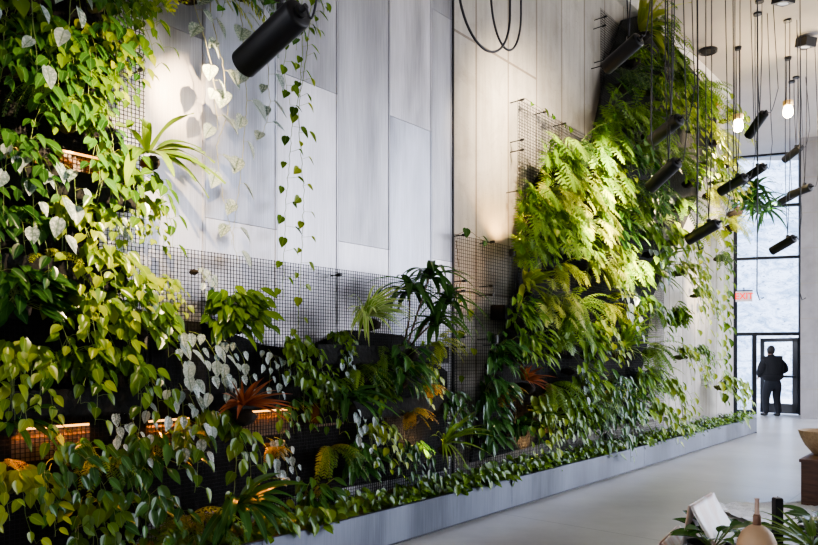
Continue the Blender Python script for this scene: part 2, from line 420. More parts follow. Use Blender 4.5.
z1 = zz(317, 86); steel(277, 338, 0, z1, 'steel_pale', 'tall pale steel sheet behind the long hanging green vine')
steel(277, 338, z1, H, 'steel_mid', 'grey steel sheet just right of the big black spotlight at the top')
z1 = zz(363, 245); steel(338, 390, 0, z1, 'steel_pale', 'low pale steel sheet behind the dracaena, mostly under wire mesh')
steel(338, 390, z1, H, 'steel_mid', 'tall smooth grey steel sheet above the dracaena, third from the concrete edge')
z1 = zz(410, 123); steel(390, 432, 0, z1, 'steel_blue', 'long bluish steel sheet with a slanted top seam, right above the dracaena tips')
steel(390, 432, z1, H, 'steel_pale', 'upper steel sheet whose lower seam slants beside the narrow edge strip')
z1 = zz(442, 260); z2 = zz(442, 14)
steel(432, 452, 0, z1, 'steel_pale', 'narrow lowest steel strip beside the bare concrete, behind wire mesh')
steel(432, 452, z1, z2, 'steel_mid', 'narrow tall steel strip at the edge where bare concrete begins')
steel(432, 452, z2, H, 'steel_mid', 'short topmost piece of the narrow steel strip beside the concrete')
# dark shadow-gap strip at the end of the cladding
mb = MB(); se = s_of(452.6, 0.05); mb.box((0, -0.06, 0), (0.016, 0, H - 0.16)); tag(mb.build('trim_2', 'black_metal', loc=W(se, 0, 0), rz=PHI), kind='structure')
# ------------------------------------------------------------------ wire mesh on standoff pins
MOFF = 0.12
def mesh_panel(sa, sb, za, zb, pins, label):
    e = empty('wire_trellis', W(sa, MOFF, za), PHI); tag(e, label, 'wire mesh', 'wire mesh along the green wall')
    mb = MB(); p = 0.0254 if sa < 5.3 else 0.034; t = 0.0019; w, h = sb - sa, zb - za
    k = 0
    while k * p <= w: mb.box((k * p - t, -t, 0), (k * p + t, t, h)); k += 1
    k = 0
    while k * p <= h: mb.box((0, -t, k * p - t), (w, t, k * p + t)); k += 1
    mb.build('mesh', 'wire_black', e)
    for x, y in pins:
        s, z = sz(x, y, 0.14); mb = MB(); q = Vector((s - sa, 0, z - za))
        mb.tube([q + Vector((0, MOFF - SOFF - 0.012 if s < se else MOFF - 0.002, 0)), q + Vector((0, -0.02, 0))], 0.006, 6)
        mb.tube([q + Vector((0, -0.015, 0)), q + Vector((0, -0.06, 0))], 0.014, 8)
        mb.build('standoff_pin', 'black_metal', e)
sm = s_of(145); sc0 = s_of(455)
mesh_panel(1.05, sm, 0.32, 4.3, [(140, 70)], 'wire mesh at far left, mostly hidden by trailing pothos')
mesh_panel(sm + 0.02, se - 0.03, 0.32, 2.18, [(338, 275), (215, 300)], 'low wire mesh in front of the pale steel sheets')
mesh_panel(sc0, s_of(517), 0.32, sz(465, 236)[1], [(463, 235), (491, 242), (463, 281), (462, 291), (490, 286), (490, 295), (462, 337), (462, 347), (488, 339), (494, 345)], 'wire mesh on bare concrete beside the steel edge')
mesh_panel(s_of(517) + 0.02, s_of(600), 0.32, sz(518, 98)[1], [(521, 100), (544, 112), (563, 124), (521, 140), (521, 150), (517, 191), (523, 248)], 'wire mesh with its bare top corner left of the dense foliage')
mesh_panel(s_of(600) + 0.02, s_of(664), 0.32, 6.1, [(604, 17), (603, 26), (604, 60), (601, 66)], 'tallest wire mesh, up to the ceiling behind dense foliage')
# dark sheets added behind the planting, standing in for shade in the gaps
def felt(pts, off, label, grp='added dark sheets behind the plants'):
    q = [sz(x, y, off) for x, y in pts]; s0 = q[0][0]; z0 = min(z for s, z in q)
    n = len(q); vs = [Vector((s - s0, -0.02, z - z0)) for s, z in q] + [Vector((s - s0, 0.02, z - z0)) for s, z in q]
    mb = MB(); mb.add(vs, [tuple(range(n)), tuple(range(2 * n - 1, n - 1, -1))] + [(i, i + n, (i + 1) % n + n, (i + 1) % n) for i in range(n)])
    o = mb.build('gap_shade_sheet', 'felt_dark', loc=W(s0, off, z0), rz=PHI); tag(o, label, 'felt sheet', grp); return o
felt([(-40, 560), (-40, -130), (96, -80), (112, 20), (96, 90), (118, 140), (124, 200), (98, 215), (96, 290), (140, 310), (150, 420), (150, 520), (120, 560)], 0.085, 'added dark sheet standing in for shade behind the trailing pothos at far left')
felt([(151, 520), (151, 425), (150, 318), (200, 322), (262, 345), (300, 350), (348, 330), (400, 335), (446, 372), (446, 425), (446, 470)], 0.085, 'low dark sheet added for the shade under the steel sheets, behind the ferns and bromeliads')
felt([(470, 462), (480, 400), (500, 345), (515, 300), (524, 240), (524, 200), (545, 165), (592, 140), (608, 60), (622, 20), (645, 14), (716, 100), (715, 150), (688, 215), (668, 260), (650, 300), (646, 345), (630, 420)], 0.085, 'tall dark sheet added for dark gaps behind the dense foliage right of the bare concrete')
# planting troughs (dark boxes the plants root in)
def trough(xa, xb, z, label):
    sa = xa if xa < 20 else s_of(xa, 0.2); sb = s_of(xb, 0.2); w = sb - sa
    e = empty('planting_trough', W(sa, 0.135, z), PHI); tag(e, label, 'planting trough', 'dark planting troughs')
    mb = MB(); dp, h = 0.17, 0.15
    mb.box((0, -dp, 0), (w, -dp + 0.012, h)); mb.box((0, -0.012, 0), (w, 0, h)); mb.box((0, -dp, 0), (w, 0, 0.012))
    mb.box((0, -dp, 0), (0.012, 0, h)); mb.box((w - 0.012, -dp, 0), (w, 0, h)); mb.build('box', 'felt_dark', e)
    mb = MB(); rr = random.Random(int(xa + z * 100))
    mb.grid(lambda u, v: Vector((0.012 + u * (w - 0.024), -dp + 0.012 + v * (dp - 0.024), h - 0.03 + 0.03 * rr.random())), int(w * 14) + 2, 4)
    mb.build('soil', 'soil', e)
trough(1.25, 140, 1.15, 'dark planting trough above the long amber glow at lower left')
trough(1.25, 118, 1.85, 'dark planting trough behind the pothos at mid left')
trough(1.25, 128, 2.34, 'dark planting trough under the big strap fern at left')
trough(1.25, 100, 2.95, 'dark planting trough near the top at far left')
trough(160, 300, 1.12, 'dark planting trough over the amber glow below the bushy pothos')
trough(308, 440, 1.42, 'dark planting trough below the striped spider plant and the dracaena')
trough(310, 440, 0.98, 'dark planting trough above the near end of the steel planter')
trough(496, 560, 1.86, 'dark planting trough on the concrete at the left edge of the dense foliage')
trough(186, 296, 4.3, 'dark planting trough high on the steel, from which the long vines hang')
# warm lamps tucked behind the planting
def glow(x, y, w, off=0.05, pw=5.0, label=''):
    s, z = sz(x, y, off)
    e = empty('strip_light', W(s, off, z), PHI); tag(e, label, 'strip light', 'warm strip lights behind the planting')
    mb = MB(); mb.box((-w / 2, -0.012, 0), (w / 2, 0.0, 0.016)); mb.build('channel', 'black_metal', e)
    mb = MB(); mb.box((-w / 2, -0.004, -0.17), (w / 2, 0.004, 0.0)); mb.build('reflector', 'wood_walnut', e)
    mb = MB(); mb.box((-w / 2 + 0.01, -0.02, 0.002), (w / 2 - 0.01, -0.012, 0.014)); mb.build('diffuser', 'glow_amber', e)
    return e
# ------------------------------------------------------------------ hanging spotlights
def track_light(back, front, off, label, beam, tone=(1.0, 0.80, 0.55), spread=50, rads=0.07, loop=1, cables=(0, 1), ln=0.42, aim=None):
    B = hit(back[0], back[1], off); u = (front[0] - CX) / F
    L = ln; lo, hi = B.y - 0.02, B.y + L
    for _ in range(60):                              # front end lies L away, deeper (towards the wall)
        mid = (lo + hi) / 2
        if (at(front[0], front[1], mid) - B).length < L: lo = mid
        else: hi = mid
    Fp = at(front[0], front[1], lo); d = (Fp - B if aim is None else aim - B).normalized(); 
    e = empty('hanging_spotlight', B); tag(e, label, 'spotlight', 'black cylinder spotlights hung along the wall')
    up = Vector((0, 0, 1)); Mx = d.to_track_quat('Z', 'Y').to_matrix().to_4x4()
    r = rads
    mb = MB(); mb.lathe([(0.0, 0.0), (r * 0.88, 0.0), (r * 0.96, 0.004), (r, 0.012), (r, L), (r * 0.93, L), (r * 0.9, L - 0.05), (0, L - 0.05)], 28, Mx)
    o = mb.build('housing', 'black_metal', e); shade_auto(o)
    mb = MB(); mb.lathe([(0, 0), (r * 0.45, 0), (r * 0.45, -0.012), (r * 0.2, -0.016), (r * 0.2, -0.05), (0, -0.05)], 16, Mx)
    o = mb.build('back_cap', 'black_metal', e); shade_auto(o)
    mb = MB(); mb.lathe([(0, L - 0.046), (r * 0.8, L - 0.046), (r * 0.8, L - 0.043), (0, L - 0.043)], 20, Mx); mb.build('lens', 'glow_lens', e)
    hk = Mx @ Vector((0, 0, L * 0.3)) + up * (r * 1.05)
    mb = MB(); mb.box((hk.x - 0.02, hk.y - 0.02, hk.z - 0.02), (hk.x + 0.02, hk.y + 0.02, hk.z + 0.035)); mb.build('yoke', 'black_metal', e)
    top = H - B.z
    rr = random.Random(int(back[0] * 7))
    for k in cables:
        dx = (-0.035, 0.035, 0.11)[k]
        mb = MB(); mb.tube([hk + Vector((0, 0, 0.02)), hk + Vector((dx * 0.6, 0, 0.5)), hk + Vector((dx, 0.0, 1.0)), Vector((hk.x + dx, hk.y, top))], 0.006, 6)
        mb.build('suspension_cable', 'cable_black', e)
    if loop:                                         # slack power cable: sags from the cap, climbs to the ceiling
        c0 = Mx @ Vector((0, 0, -0.05)); pts = []
        xe = hk.x + 0.16 + 0.1 * rr.random(); sag = 0.12 + 0.18 * rr.random()
        for i in range(15):
            t = i / 14; q = c0.lerp(Vector((xe, hk.y - 0.05, c0.z + 0.35)), t); q.z -= sag * math.sin(PI * t) ** 1.0 * (1 - t * 0.5); pts.append(q)
        pts += [Vector((xe - 0.02, hk.y - 0.05, c0.z + 0.7)), Vector((xe - 0.05, hk.y, top))]
        mb = MB(); mb.tube(pts, 0.0055, 6); mb.build('power_cable', 'cable_black', e)
    mb = MB(); mb.lathe([(0, 0), (0.06, 0), (0.06, 0.03), (0, 0.03)], 20, Matrix.Translation((hk.x, hk.y, top - 0.03))); mb.build('ceiling_canopy', 'black_metal', e)
    if beam > 0:
        ld = bpy.data.lights.new('spot_beam', 'SPOT'); ld.energy = beam; ld.color = tone
        ld.spot_size = rad(spread); ld.spot_blend = 1.0; ld.shadow_soft_size = 0.015
        lo_ = bpy.data.objects.new('spot_beam', ld); COL.objects.link(lo_); lo_.parent = e
        lo_.location = d * (L + 0.03); lo_.rotation_euler = (-d).to_track_quat('Z', 'Y').to_euler()
    return e
A1 = 1.6
KB = 1.0
track_light((299, 12.5), (244, 64), 1.75, 'biggest black cylinder spotlight, hung at the top before the steel panels', 105 * KB, tone=(1, .74, .45), spread=104)
track_light((639, 39), (606, 68), A1, 'black cylinder spotlight hung highest over the dense foliage, beside the ceiling edge', 100 * KB, spread=120)
track_light((679.5, 119), (652, 140.5), A1, 'black cylinder spotlight second from the top over the dense foliage', 195 * KB, spread=80)
track_light((677, 162), (650, 187.5), A1, 'black cylinder spotlight third from the top over the dense foliage', 195 * KB, spread=85)
track_light((718, 223), (688, 240), A1, 'lowest black cylinder spotlight before the foliage, right of centre', 195 * KB, spread=80)
track_light((745, 177), (720.6, 191.6), 1.5, 'left one of two overlapping black spotlights before the window top', 120 * KB)
track_light((764.2, 166), (742, 181), 1.45, 'right one of two overlapping black spotlights before the window top', 160 * KB, cables=(0,))
track_light((764.5, 113), (748.5, 136), 1.55, 'steeply tilted black spotlight hanging between the two glowing bulbs', 120 * KB)
track_light((801, 147), (784.5, 160), 1.35, 'small black spotlight beside the top of the stone pier', 120 * KB)
track_light((797, 193), (780, 202.4), 1.25, 'small black spotlight overlapped by another, lower left one before the pier', 120 * KB, cables=(0,))
track_light((811, 187), (790, 195), 1.75, 'small black spotlight reaching over the pier edge, upper right one of its pair', 120 * KB, cables=(1,))
track_light((794.5, 238), (772, 251), 1.75, 'lowest black spotlight before the window, over the exit sign', 120 * KB)
track_light((318, -62), (290, -40), 1.5, 'added unseen spotlight above the biggest one, lighting the steel behind the hanging vines', 170, tone=(1, .70, .38), spread=34, aim=hit(188, 98, 0.05))  # added out of view; throws the leaf shadows on the steel
# loose cable loops hanging from the ceiling
def loop_cable(xa, xb, yb, off, label):
    A = hit(xa, 40, off); B = hit(xb, 40, off); c = hit((xa + xb) / 2, yb, off)
    e = (A + B) / 2; pts = []; hw = (B - A) / 2; zc = c.z; top = H
    pts.append(Vector((A.x, A.y, H)))
    for i in range(25):
        t = -1 + 2 * i / 24
        pts.append(Vector(((A + B) / 2 + hw * math.sin(t * PI / 2))[:2] + (zc + 0.34 * (1 - math.cos(t * PI / 2)) ,)))
    pts.append(Vector((B.x, B.y, H))); o = pts[0].copy()
    pts = [p - o for p in pts]; mb = MB(); mb.tube(pts, 0.0085, 8)
    tag(mb.build('hanging_cable', 'cable_black', loc=o, smooth=True), label, 'cable', 'loose black cable loops')
loop_cable(458, 510, 49, 1.6, 'wider black cable loop hanging in front of the bare concrete, left one of two')
loop_cable(491, 521, 49, 1.35, 'narrower black cable loop hanging before the bare concrete, right one of two')
# extra straight cables of fittings above the frame
for i, (x, y0, off, lab) in enumerate(((651, 150, 1.5, 'thin straight black cable dropping left of the topmost pair of hanging spotlights'),
                                   (697, 250, 1.3, 'pair-thick black cable falling straight before the foliage past the round ceiling speaker'),
                                   (733, 200, 1.2, 'straight black cable dropping just left of the window, before the palm fronds'),
                                   (757, 300, 2.0, 'long thin black cable falling before the left half of the window'),
                                   (800, 300, 2.0, 'long thin black cable falling beside the stone pier edge'))):
    p = hit(x, y0, off); mb = MB()
    mb.tube([(0, 0, H - p.z), (0.01, 0, (H - p.z) * 0.5), (0, 0, 0.1), (0.03, 0, 0), (0.08, 0, 0.03)], 0.0075 if x != 697 else 0.011, 6)
    tag(mb.build('hanging_cable', 'cable_black', loc=p), lab, 'cable', 'straight hanging black cables')
# ------------------------------------------------------------------ bulbs, ceiling fittings, exit sign
def bulb(x, y, Y, label):
    p = at(x, y, Y); e = empty('pendant_bulb', p); tag(e, label, 'pendant lamp', 'bare pendant bulbs')
    mb = MB(); mb.lathe([(0, -0.17), (0.045, -0.16), (0.075, -0.12), (0.08, -0.06), (0.07, 0.0), (0.05, 0.03), (0, 0.03)], 20); o = mb.build('bulb', 'glow_bulb', e, smooth=True)
    mb = MB(); mb.lathe([(0, 0.03), (0.075, 0.03), (0.085, 0.05), (0.085, 0.12), (0.03, 0.14), (0, 0.14)], 16); o = mb.build('socket', 'brass', e); shade_auto(o)
    mb = MB(); top = H - p.z
    mb.tube([(-0.03, 0, 0.13), (-0.02, 0, top)], 0.007, 6); mb.tube([(0.03, 0, 0.13), (0.02, 0, top)], 0.007, 6); mb.build('cord', 'cable_black', e)
    mb = MB(); mb.lathe([(0, top - 0.05), (0.05, top - 0.05), (0.06, top), (0, top)], 16); mb.build('canopy', 'black_metal', e)
    ld = bpy.data.lights.new('bulb_light', 'POINT'); ld.energy = 25; ld.color = (1, 0.75, 0.45); ld.shadow_soft_size = 0.09
    q = bpy.data.objects.new('bulb_light', ld); COL.objects.link(q); q.parent = e; q.location = (0, -0.12, -0.22)
bulb(788, 108, 12.2, 'glowing bare bulb on two cords, right one, below the ceiling')
bulb(738, 122, 11.8, 'glowing bare bulb on two cords, left one, beside the foliage top')
def ceil_pt(x, y): return at(x, y, (H - EYE) * F / (HY - y))
p = ceil_pt(708, 50); e = empty('ceiling_speaker', p); tag(e, 'round black ceiling speaker over the dense foliage', 'ceiling speaker')
mb = MB(); mb.lathe([(0, -0.03), (0.12, -0.03), (0.135, -0.05), (0.15, -0.045), (0.155, 0), (0, 0)], 28); o = mb.build('housing', 'black_metal', e); shade_auto(o)
mb = MB(); mb.lathe([(0, -0.036), (0.1, -0.034), (0.118, -0.031), (0, -0.031)], 24); mb.build('grille', 'felt_dark', e)
def square_spot(x, y, label):
    p = ceil_pt(x, y); e = empty('ceiling_spotlight', p, rad(20)); tag(e, label, 'ceiling spotlight', 'square black ceiling spotlights')
    M_ = Matrix.Rotation(rad(12), 4, 'X'); mb = MB()
    mb.box((-0.11, -0.11, -0.17), (0.11, 0.11, -0.03), M_); o = mb.build('housing', 'black_metal', e)
    mb = MB(); mb.box((-0.03, -0.03, -0.06), (0.03, 0.03, 0)); mb.build('mount', 'black_metal', e)
    mb = MB(); mb.lathe([(0, -0.172), (0.07, -0.172), (0.07, -0.168), (0, -0.168)], 20, M_); mb.build('lens', 'dish_white', e)
square_spot(807, 36, 'square black ceiling spotlight at the right edge, tilted with a white lens')
square_spot(785, -9, 'square black ceiling spotlight cut off by the top edge of the view')
# exit sign
YE = 17.75
p = at(744, 296.5, YE); e = empty('exit_sign', p, -EA); tag(e, 'red and white EXIT sign hung before the window, left of the door', 'exit sign')
hw, hh = 0.19, 0.13
mb = MB(); mb.box((-hw, -0.02, -hh), (hw, 0.02, hh)); mb.build('face', 'exit_white', e)
mb = MB(); mb.box((-hw - 0.012, -0.015, hh - 0.005), (hw + 0.012, 0.025, hh + 0.03)); mb.tube([(0, 0, hh), (0, 0.0, hh + 0.09), (0, 0.2, hh + 0.09)], 0.012, 6); mb.build('top_rail', 'black_metal', e)
cu = bpy.data.curves.new('exit_letters', 'FONT'); cu.body = 'EXIT'; cu.size = 0.22; cu.align_x = 'CENTER'; cu.align_y = 'CENTER'; cu.extrude = 0.003; cu.space_character = 1.05; cu.offset = 0.004
tmp = bpy.data.objects.new('exit_letters', cu); COL.objects.link(tmp); bpy.context.view_layer.update()
me = bpy.data.meshes.new_from_object(tmp.evaluated_get(bpy.context.evaluated_depsgraph_get())); bpy.data.objects.remove(tmp)
me.materials.clear(); me.materials.append(MATS['exit_red']); me.name = 'letters'
o = link('letters', me, e, (0, -0.024, 0)); o.rotation_euler = (PI / 2, 0, 0); o.scale = (0.9, 1.0, 1)
# ------------------------------------------------------------------ steel planter
POFF = 0.55; PH = 0.30; PB = 0.142
sA, sB = 1.2, 14.75
e = empty('steel_planter', W(sA, 0.0, 0), PHI); tag(e, 'long low grey steel planter box running along the foot of the green wall', 'planter')
joints = [sA, s_of(512, POFF), s_of(655, POFF), sB]
joints = [sA, joints[1] - 3.0, joints[1], joints[1] + 3.3, joints[1] + 6.0, sB]
for a, b in zip(joints[:-1], joints[1:]):
    mb = MB(); mb.box((a - sA + 0.002, -POFF, 0.025), (b - sA - 0.002, -POFF + 0.012, PH)); mb.box((a - sA + 0.002, -POFF, PH - 0.006), (b - sA - 0.002, -POFF + 0.03, PH)); mb.build('front_panel', 'planter_steel', e)
mb = MB(); mb.box((0, -POFF + 0.025, 0.0), (sB - sA - 0.03, -POFF + 0.05, 0.04)); mb.build('plinth', 'black_frame', e)
mb = MB(); mb.box((sB - sA - 0.012, -POFF, 0.0), (sB - sA, -PB, PH)); mb.build('end_panel', 'planter_steel', e)
rr = random.Random(5); mb = MB()
nz_ = [[rr.random() for _ in range(9)] for _ in range(200)]
mb.grid(lambda u, v: Vector((0.0 + u * (sB - sA - 0.02), -POFF + 0.014 + v * (POFF - 0.016 - PB), PH - 0.075 + 0.05 * nz_[int(u * 150)][int(v * 6)] + 0.07 * v)), 150, 6)
mb.build('soil', 'moss', e, smooth=True)
# ------------------------------------------------------------------ the person at the door
def skin_mesh(name, nodes, edges, root, sub=2):
    me = bpy.data.meshes.new(name); keys = list(nodes); ix = {k: i for i, k in enumerate(keys)}
    me.from_pydata([nodes[k][0] for k in keys], [(ix[a], ix[b]) for a, b in edges], [])
    ob = bpy.data.objects.new(name, me); COL.objects.link(ob)
    ob.modifiers.new('skin', 'SKIN'); me.skin_vertices.new() if not me.skin_vertices else None
    for k in keys:
        sv = me.skin_vertices[0].data[ix[k]]; r = nodes[k][1]; sv.radius = r if isinstance(r, tuple) else (r, r); sv.use_root = (k == root)
    md = ob.modifiers.new('sub', 'SUBSURF'); md.levels = sub; md.render_levels = sub
    bpy.context.view_layer.update()
    m2 = bpy.data.meshes.new_from_object(ob.evaluated_get(bpy.context.evaluated_depsgraph_get())); m2.name = name
    bpy.data.objects.remove(ob); m2.polygons.foreach_set('use_smooth', [True] * len(m2.polygons)); return m2
def chain(ed, *ks): ed += list(zip(ks[:-1], ks[1:]))
def make_person(loc, rz):
    P = empty('person', loc, rz); tag(P, 'person in a dark jacket and trousers leaving by the glass door, back turned', 'person')
    N = {}; E = []
    N['pelvis'] = ((0, 0, 0.93), (0.15, 0.11)); N['waist'] = ((0, 0.0, 1.08), (0.145, 0.10)); N['chest'] = ((0, 0.02, 1.27), (0.17, 0.115))
    N['upper'] = ((0, 0.03, 1.40), (0.13, 0.09)); N['neck'] = ((0, 0.06, 1.49), 0.058); N['jaw'] = ((0, 0.085, 1.56), (0.066, 0.075)); N['skull'] = ((0, 0.09, 1.64), (0.076, 0.09)); N['crown'] = ((0, 0.085, 1.70), (0.05, 0.06))
    N['nose'] = ((0, 0.185, 1.60), 0.013); N['chin'] = ((0, 0.155, 1.53), 0.025)
    chain(E, 'pelvis', 'waist', 'chest', 'upper', 'neck', 'jaw', 'skull', 'crown'); E += [('skull', 'nose'), ('jaw', 'chin')]
    for s, g in ((-1, 'l'), (1, 'r')):
        N['ear' + g] = ((s * 0.083, 0.08, 1.61), (0.012, 0.026)); E.append(('skull', 'ear' + g))
        N['sh' + g] = ((s * 0.19, 0.02, 1.39), 0.062)
        if s < 0:
            N['el' + g] = ((s * 0.29, 0.02, 1.12), 0.045); N['wr' + g] = ((s * 0.22, 0.22, 0.97), 0.03); N['pa' + g] = ((s * 0.20, 0.30, 0.95), (0.022, 0.038)); fd = Vector((0.25, 0.95, -0.2))
        else:
            N['el' + g] = ((s * 0.36, 0.0, 1.13), 0.045); N['wr' + g] = ((s * 0.17, 0.24, 1.08), 0.03); N['pa' + g] = ((s * 0.10, 0.30, 1.09), (0.022, 0.038)); fd = Vector((-0.8, 0.55, 0.05))
        chain(E, 'upper', 'sh' + g, 'el' + g, 'wr' + g, 'pa' + g)
        fd.normalize(); sd = fd.cross(Vector((0, 0, 1))).normalized(); up = Vector((0, 0, 1))
        pa = Vector(N['pa' + g][0])
        for k, (w, ln) in enumerate(((0.03, 0.075), (0.01, 0.085), (-0.01, 0.08), (-0.03, 0.06))):
            b = pa + fd * 0.04 + up * w; N[f'f{k}{g}'] = (tuple(b), 0.0095); N[f'g{k}{g}'] = (tuple(b + fd * ln * 0.5 - sd * 0.01 * s), 0.0088); N[f'h{k}{g}'] = (tuple(b + fd * ln * 0.8 - sd * 0.035 * s), 0.0075)
            chain(E, 'pa' + g, f'f{k}{g}', f'g{k}{g}', f'h{k}{g}')
        N['t1' + g] = (tuple(pa + up * 0.035 - sd * 0.02 * s), 0.011); N['t2' + g] = (tuple(pa + up * 0.06 + fd * 0.03 - sd * 0.03 * s), 0.009); chain(E, 'pa' + g, 't1' + g, 't2' + g)
        fw = 0.10 if s < 0 else -0.04
        N['hip' + g] = ((s * 0.10, 0, 0.86), 0.09); N['kn' + g] = ((s * 0.115, 0.04 + fw * 0.5, 0.48), 0.056); N['an' + g] = ((s * 0.12, fw - 0.03, 0.09), 0.038)
        N['ft' + g] = ((s * 0.125, fw + 0.08, 0.045), (0.042, 0.035)); N['to' + g] = ((s * 0.13, fw + 0.16, 0.035), (0.036, 0.025))
        chain(E, 'pelvis', 'hip' + g, 'kn' + g, 'an' + g, 'ft' + g, 'to' + g)
    b = link('body', skin_mesh('body', N, E, 'pelvis'), P); b.data.materials.append(MATS['skin'])
    for s in (-1, 1):
        mb = MB(); mb.lathe([(0, -0.012), (0.009, -0.008), (0.012, 0), (0.009, 0.008), (0, 0.012)], 10, Matrix.Translation((s * 0.03, 0.165, 1.63))); mb.build('eye', 'dish_white', P, smooth=True)
    # jacket
    J = {}; E = []
    J['hem'] = ((0, 0, 0.84), (0.245, 0.19)); J['waist'] = ((0, 0, 1.02), (0.262, 0.20)); J['chest'] = ((0, 0.01, 1.24), (0.285, 0.205)); J['yoke'] = ((0, 0.025, 1.36), (0.21, 0.155)); J['nape'] = ((0, 0.04, 1.43), (0.13, 0.115)); J['collar'] = ((0, 0.055, 1.485), (0.09, 0.088)); J['lip'] = ((0, 0.065, 1.55), (0.085, 0.085))
    chain(E, 'hem', 'waist', 'chest', 'yoke', 'nape', 'collar', 'lip')
    for s, g in ((-1, 'l'), (1, 'r')):
        J['sh' + g] = ((s * 0.21, 0.02, 1.345), 0.105); el = Vector(N['el' + g][0]); wr = Vector(N['wr' + g][0])
        J['um' + g] = (tuple(Vector((s * 0.20, 0.02, 1.375)).lerp(el, 0.5) + Vector((s * 0.02, 0, 0))), 0.108); J['el' + g] = (tuple(el), 0.098); J['fa' + g] = (tuple(el.lerp(wr, 0.55)), 0.075); J['cu' + g] = (tuple(el.lerp(wr, 0.95)), 0.05)
        chain(E, 'yoke', 'sh' + g, 'um' + g, 'el' + g, 'fa' + g, 'cu' + g)
    o = link('jacket', skin_mesh('jacket', J, E, 'chest'), P); o.data.materials.append(MATS['cloth_black'])
    T = {}; E = []
    T['top'] = ((0, 0, 0.98), (0.165, 0.125)); T['seat'] = ((0, -0.005, 0.88), (0.18, 0.14)); chain(E, 'top', 'seat')
    for s, g in ((-1, 'l'), (1, 'r')):
        kn = Vector(N['kn' + g][0]); an = Vector(N['an' + g][0])
        T['th' + g] = ((s * 0.115, 0, 0.74), 0.125); T['kn' + g] = (tuple(kn), 0.095); T['sn' + g] = (tuple(kn.lerp(an, 0.55)), 0.085); T['cu' + g] = (tuple(an + Vector((0, 0, -0.035))), 0.07)
        chain(E, 'seat', 'th' + g, 'kn' + g, 'sn' + g, 'cu' + g)
    o = link('trousers', skin_mesh('trousers', T, E, 'seat'), P); o.data.materials.append(MATS['cloth_navy'])
    for s, g in ((-1, 'l'), (1, 'r')):
        an = Vector(N['an' + g][0]); to = Vector(N['to' + g][0])
        S = {'h': ((an.x, an.y - 0.03, 0.055), (0.045, 0.05)), 'm': ((an.x, an.y + 0.08, 0.048), (0.052, 0.044)), 't': (tuple(to + Vector((0, 0.02, 0.0))), (0.046, 0.033))}
        o = link('shoe', skin_mesh('shoe', S, [('h', 'm'), ('m', 't')], 'm'), P); o.data.materials.append(MATS['shoe_black'])
    mb = MB(); mb.lathe([(math.sin(PI * k / 14), -math.cos(PI * k / 14)) for k in range(15)], 20, Matrix.Translation((0, 0.064, 1.645)) @ Matrix.Rotation(rad(12), 4, 'X') @ Matrix.Diagonal((0.092, 0.1, 0.122, 1)))
    mb.build('hair', 'hair_dark', P, smooth=True)
pp = at(772.5, 415, 17.45); make_person((pp.x, 17.45, 0), rad(4))
# ------------------------------------------------------------------ foreground furniture
TT = 0.80
e = empty('console_table', (1.47, 2.13, 0)); tag(e, 'walnut console table in the near right corner carrying vase and plants', 'table')
mb = MB(); mb.box((-0.72, -0.36, TT - 0.04), (0.72, 0.36, TT)); o = mb.build('tabletop', 'wood_walnut', e)
for sx in (-1, 1):
    for sy in (-1, 1):
        mb = MB(); q = Vector((sx * 0.66, sy * 0.3, 0)); mb.tube([q, q + Vector((0, 0, TT - 0.04))], [0.018, 0.026], 10); mb.build('leg', 'wood_walnut', e)
mb = MB(); mb.box((-0.64, -0.30, TT - 0.11), (0.64, -0.28, TT - 0.04)); mb.box((-0.64, 0.28, TT - 0.11), (0.64, 0.30, TT - 0.04)); mb.build('apron', 'wood_walnut', e)
# vase
Yv = 2.0; pv = at(757, 545, Yv)
e = empty('bud_vase', (pv.x, Yv, TT)); e.scale = (.92, .92, 1.19); tag(e, 'round tan ceramic bud vase with a thin pinkish neck', 'vase')
mb = MB(); mb.lathe([(0, 0), (0.038, 0), (0.052, 0.02), (0.0615, 0.06), (0.062, 0.095), (0.056, 0.125), (0.043, 0.147), (0.025, 0.160), (0.012, 0.165), (0, 0.165)], 32); mb.build('body', 'ceramic_tan', e, smooth=True)
mb = MB(); mb.lathe([(0.0, 0.16), (0.0125, 0.163), (0.0115, 0.185), (0.009, 0.19), (0, 0.19)], 16); mb.build('collar', 'ceramic_brown', e, smooth=True)
mb = MB(); mb.lathe([(0.008, 0.186), (0.0065, 0.20), (0.0065, 0.223), (0.008, 0.228), (0.004, 0.228), (0.004, 0.19)], 16); mb.build('neck', 'neck_pink', e, smooth=True)
# candle on a dish
Yc = 2.28; pc = at(777.5, 545, Yc)
e = empty('candle', (pc.x, Yc, TT)); tag(e, 'square black pillar candle on a pale dish right of the tan vase', 'candle')
mb = MB(); mb.lathe([(0, 0), (0.05, 0), (0.075, 0.012), (0.073, 0.016), (0.048, 0.007), (0, 0.007)], 28); mb.build('dish', 'dish_white', e, smooth=True)
mb = MB(); mb.box((-0.0125, -0.0125, 0.007), (0.0125, 0.0125, 0.214)); mb.box((-0.011, -0.011, 0.214), (0.011, 0.011, 0.217)); mb.build('pillar', 'candle_black', e)
mb = MB(); mb.tube([(0, 0, 0.215), (0.001, 0, 0.222)], 0.0012, 5); mb.build('wick', 'ceramic_brown', e)
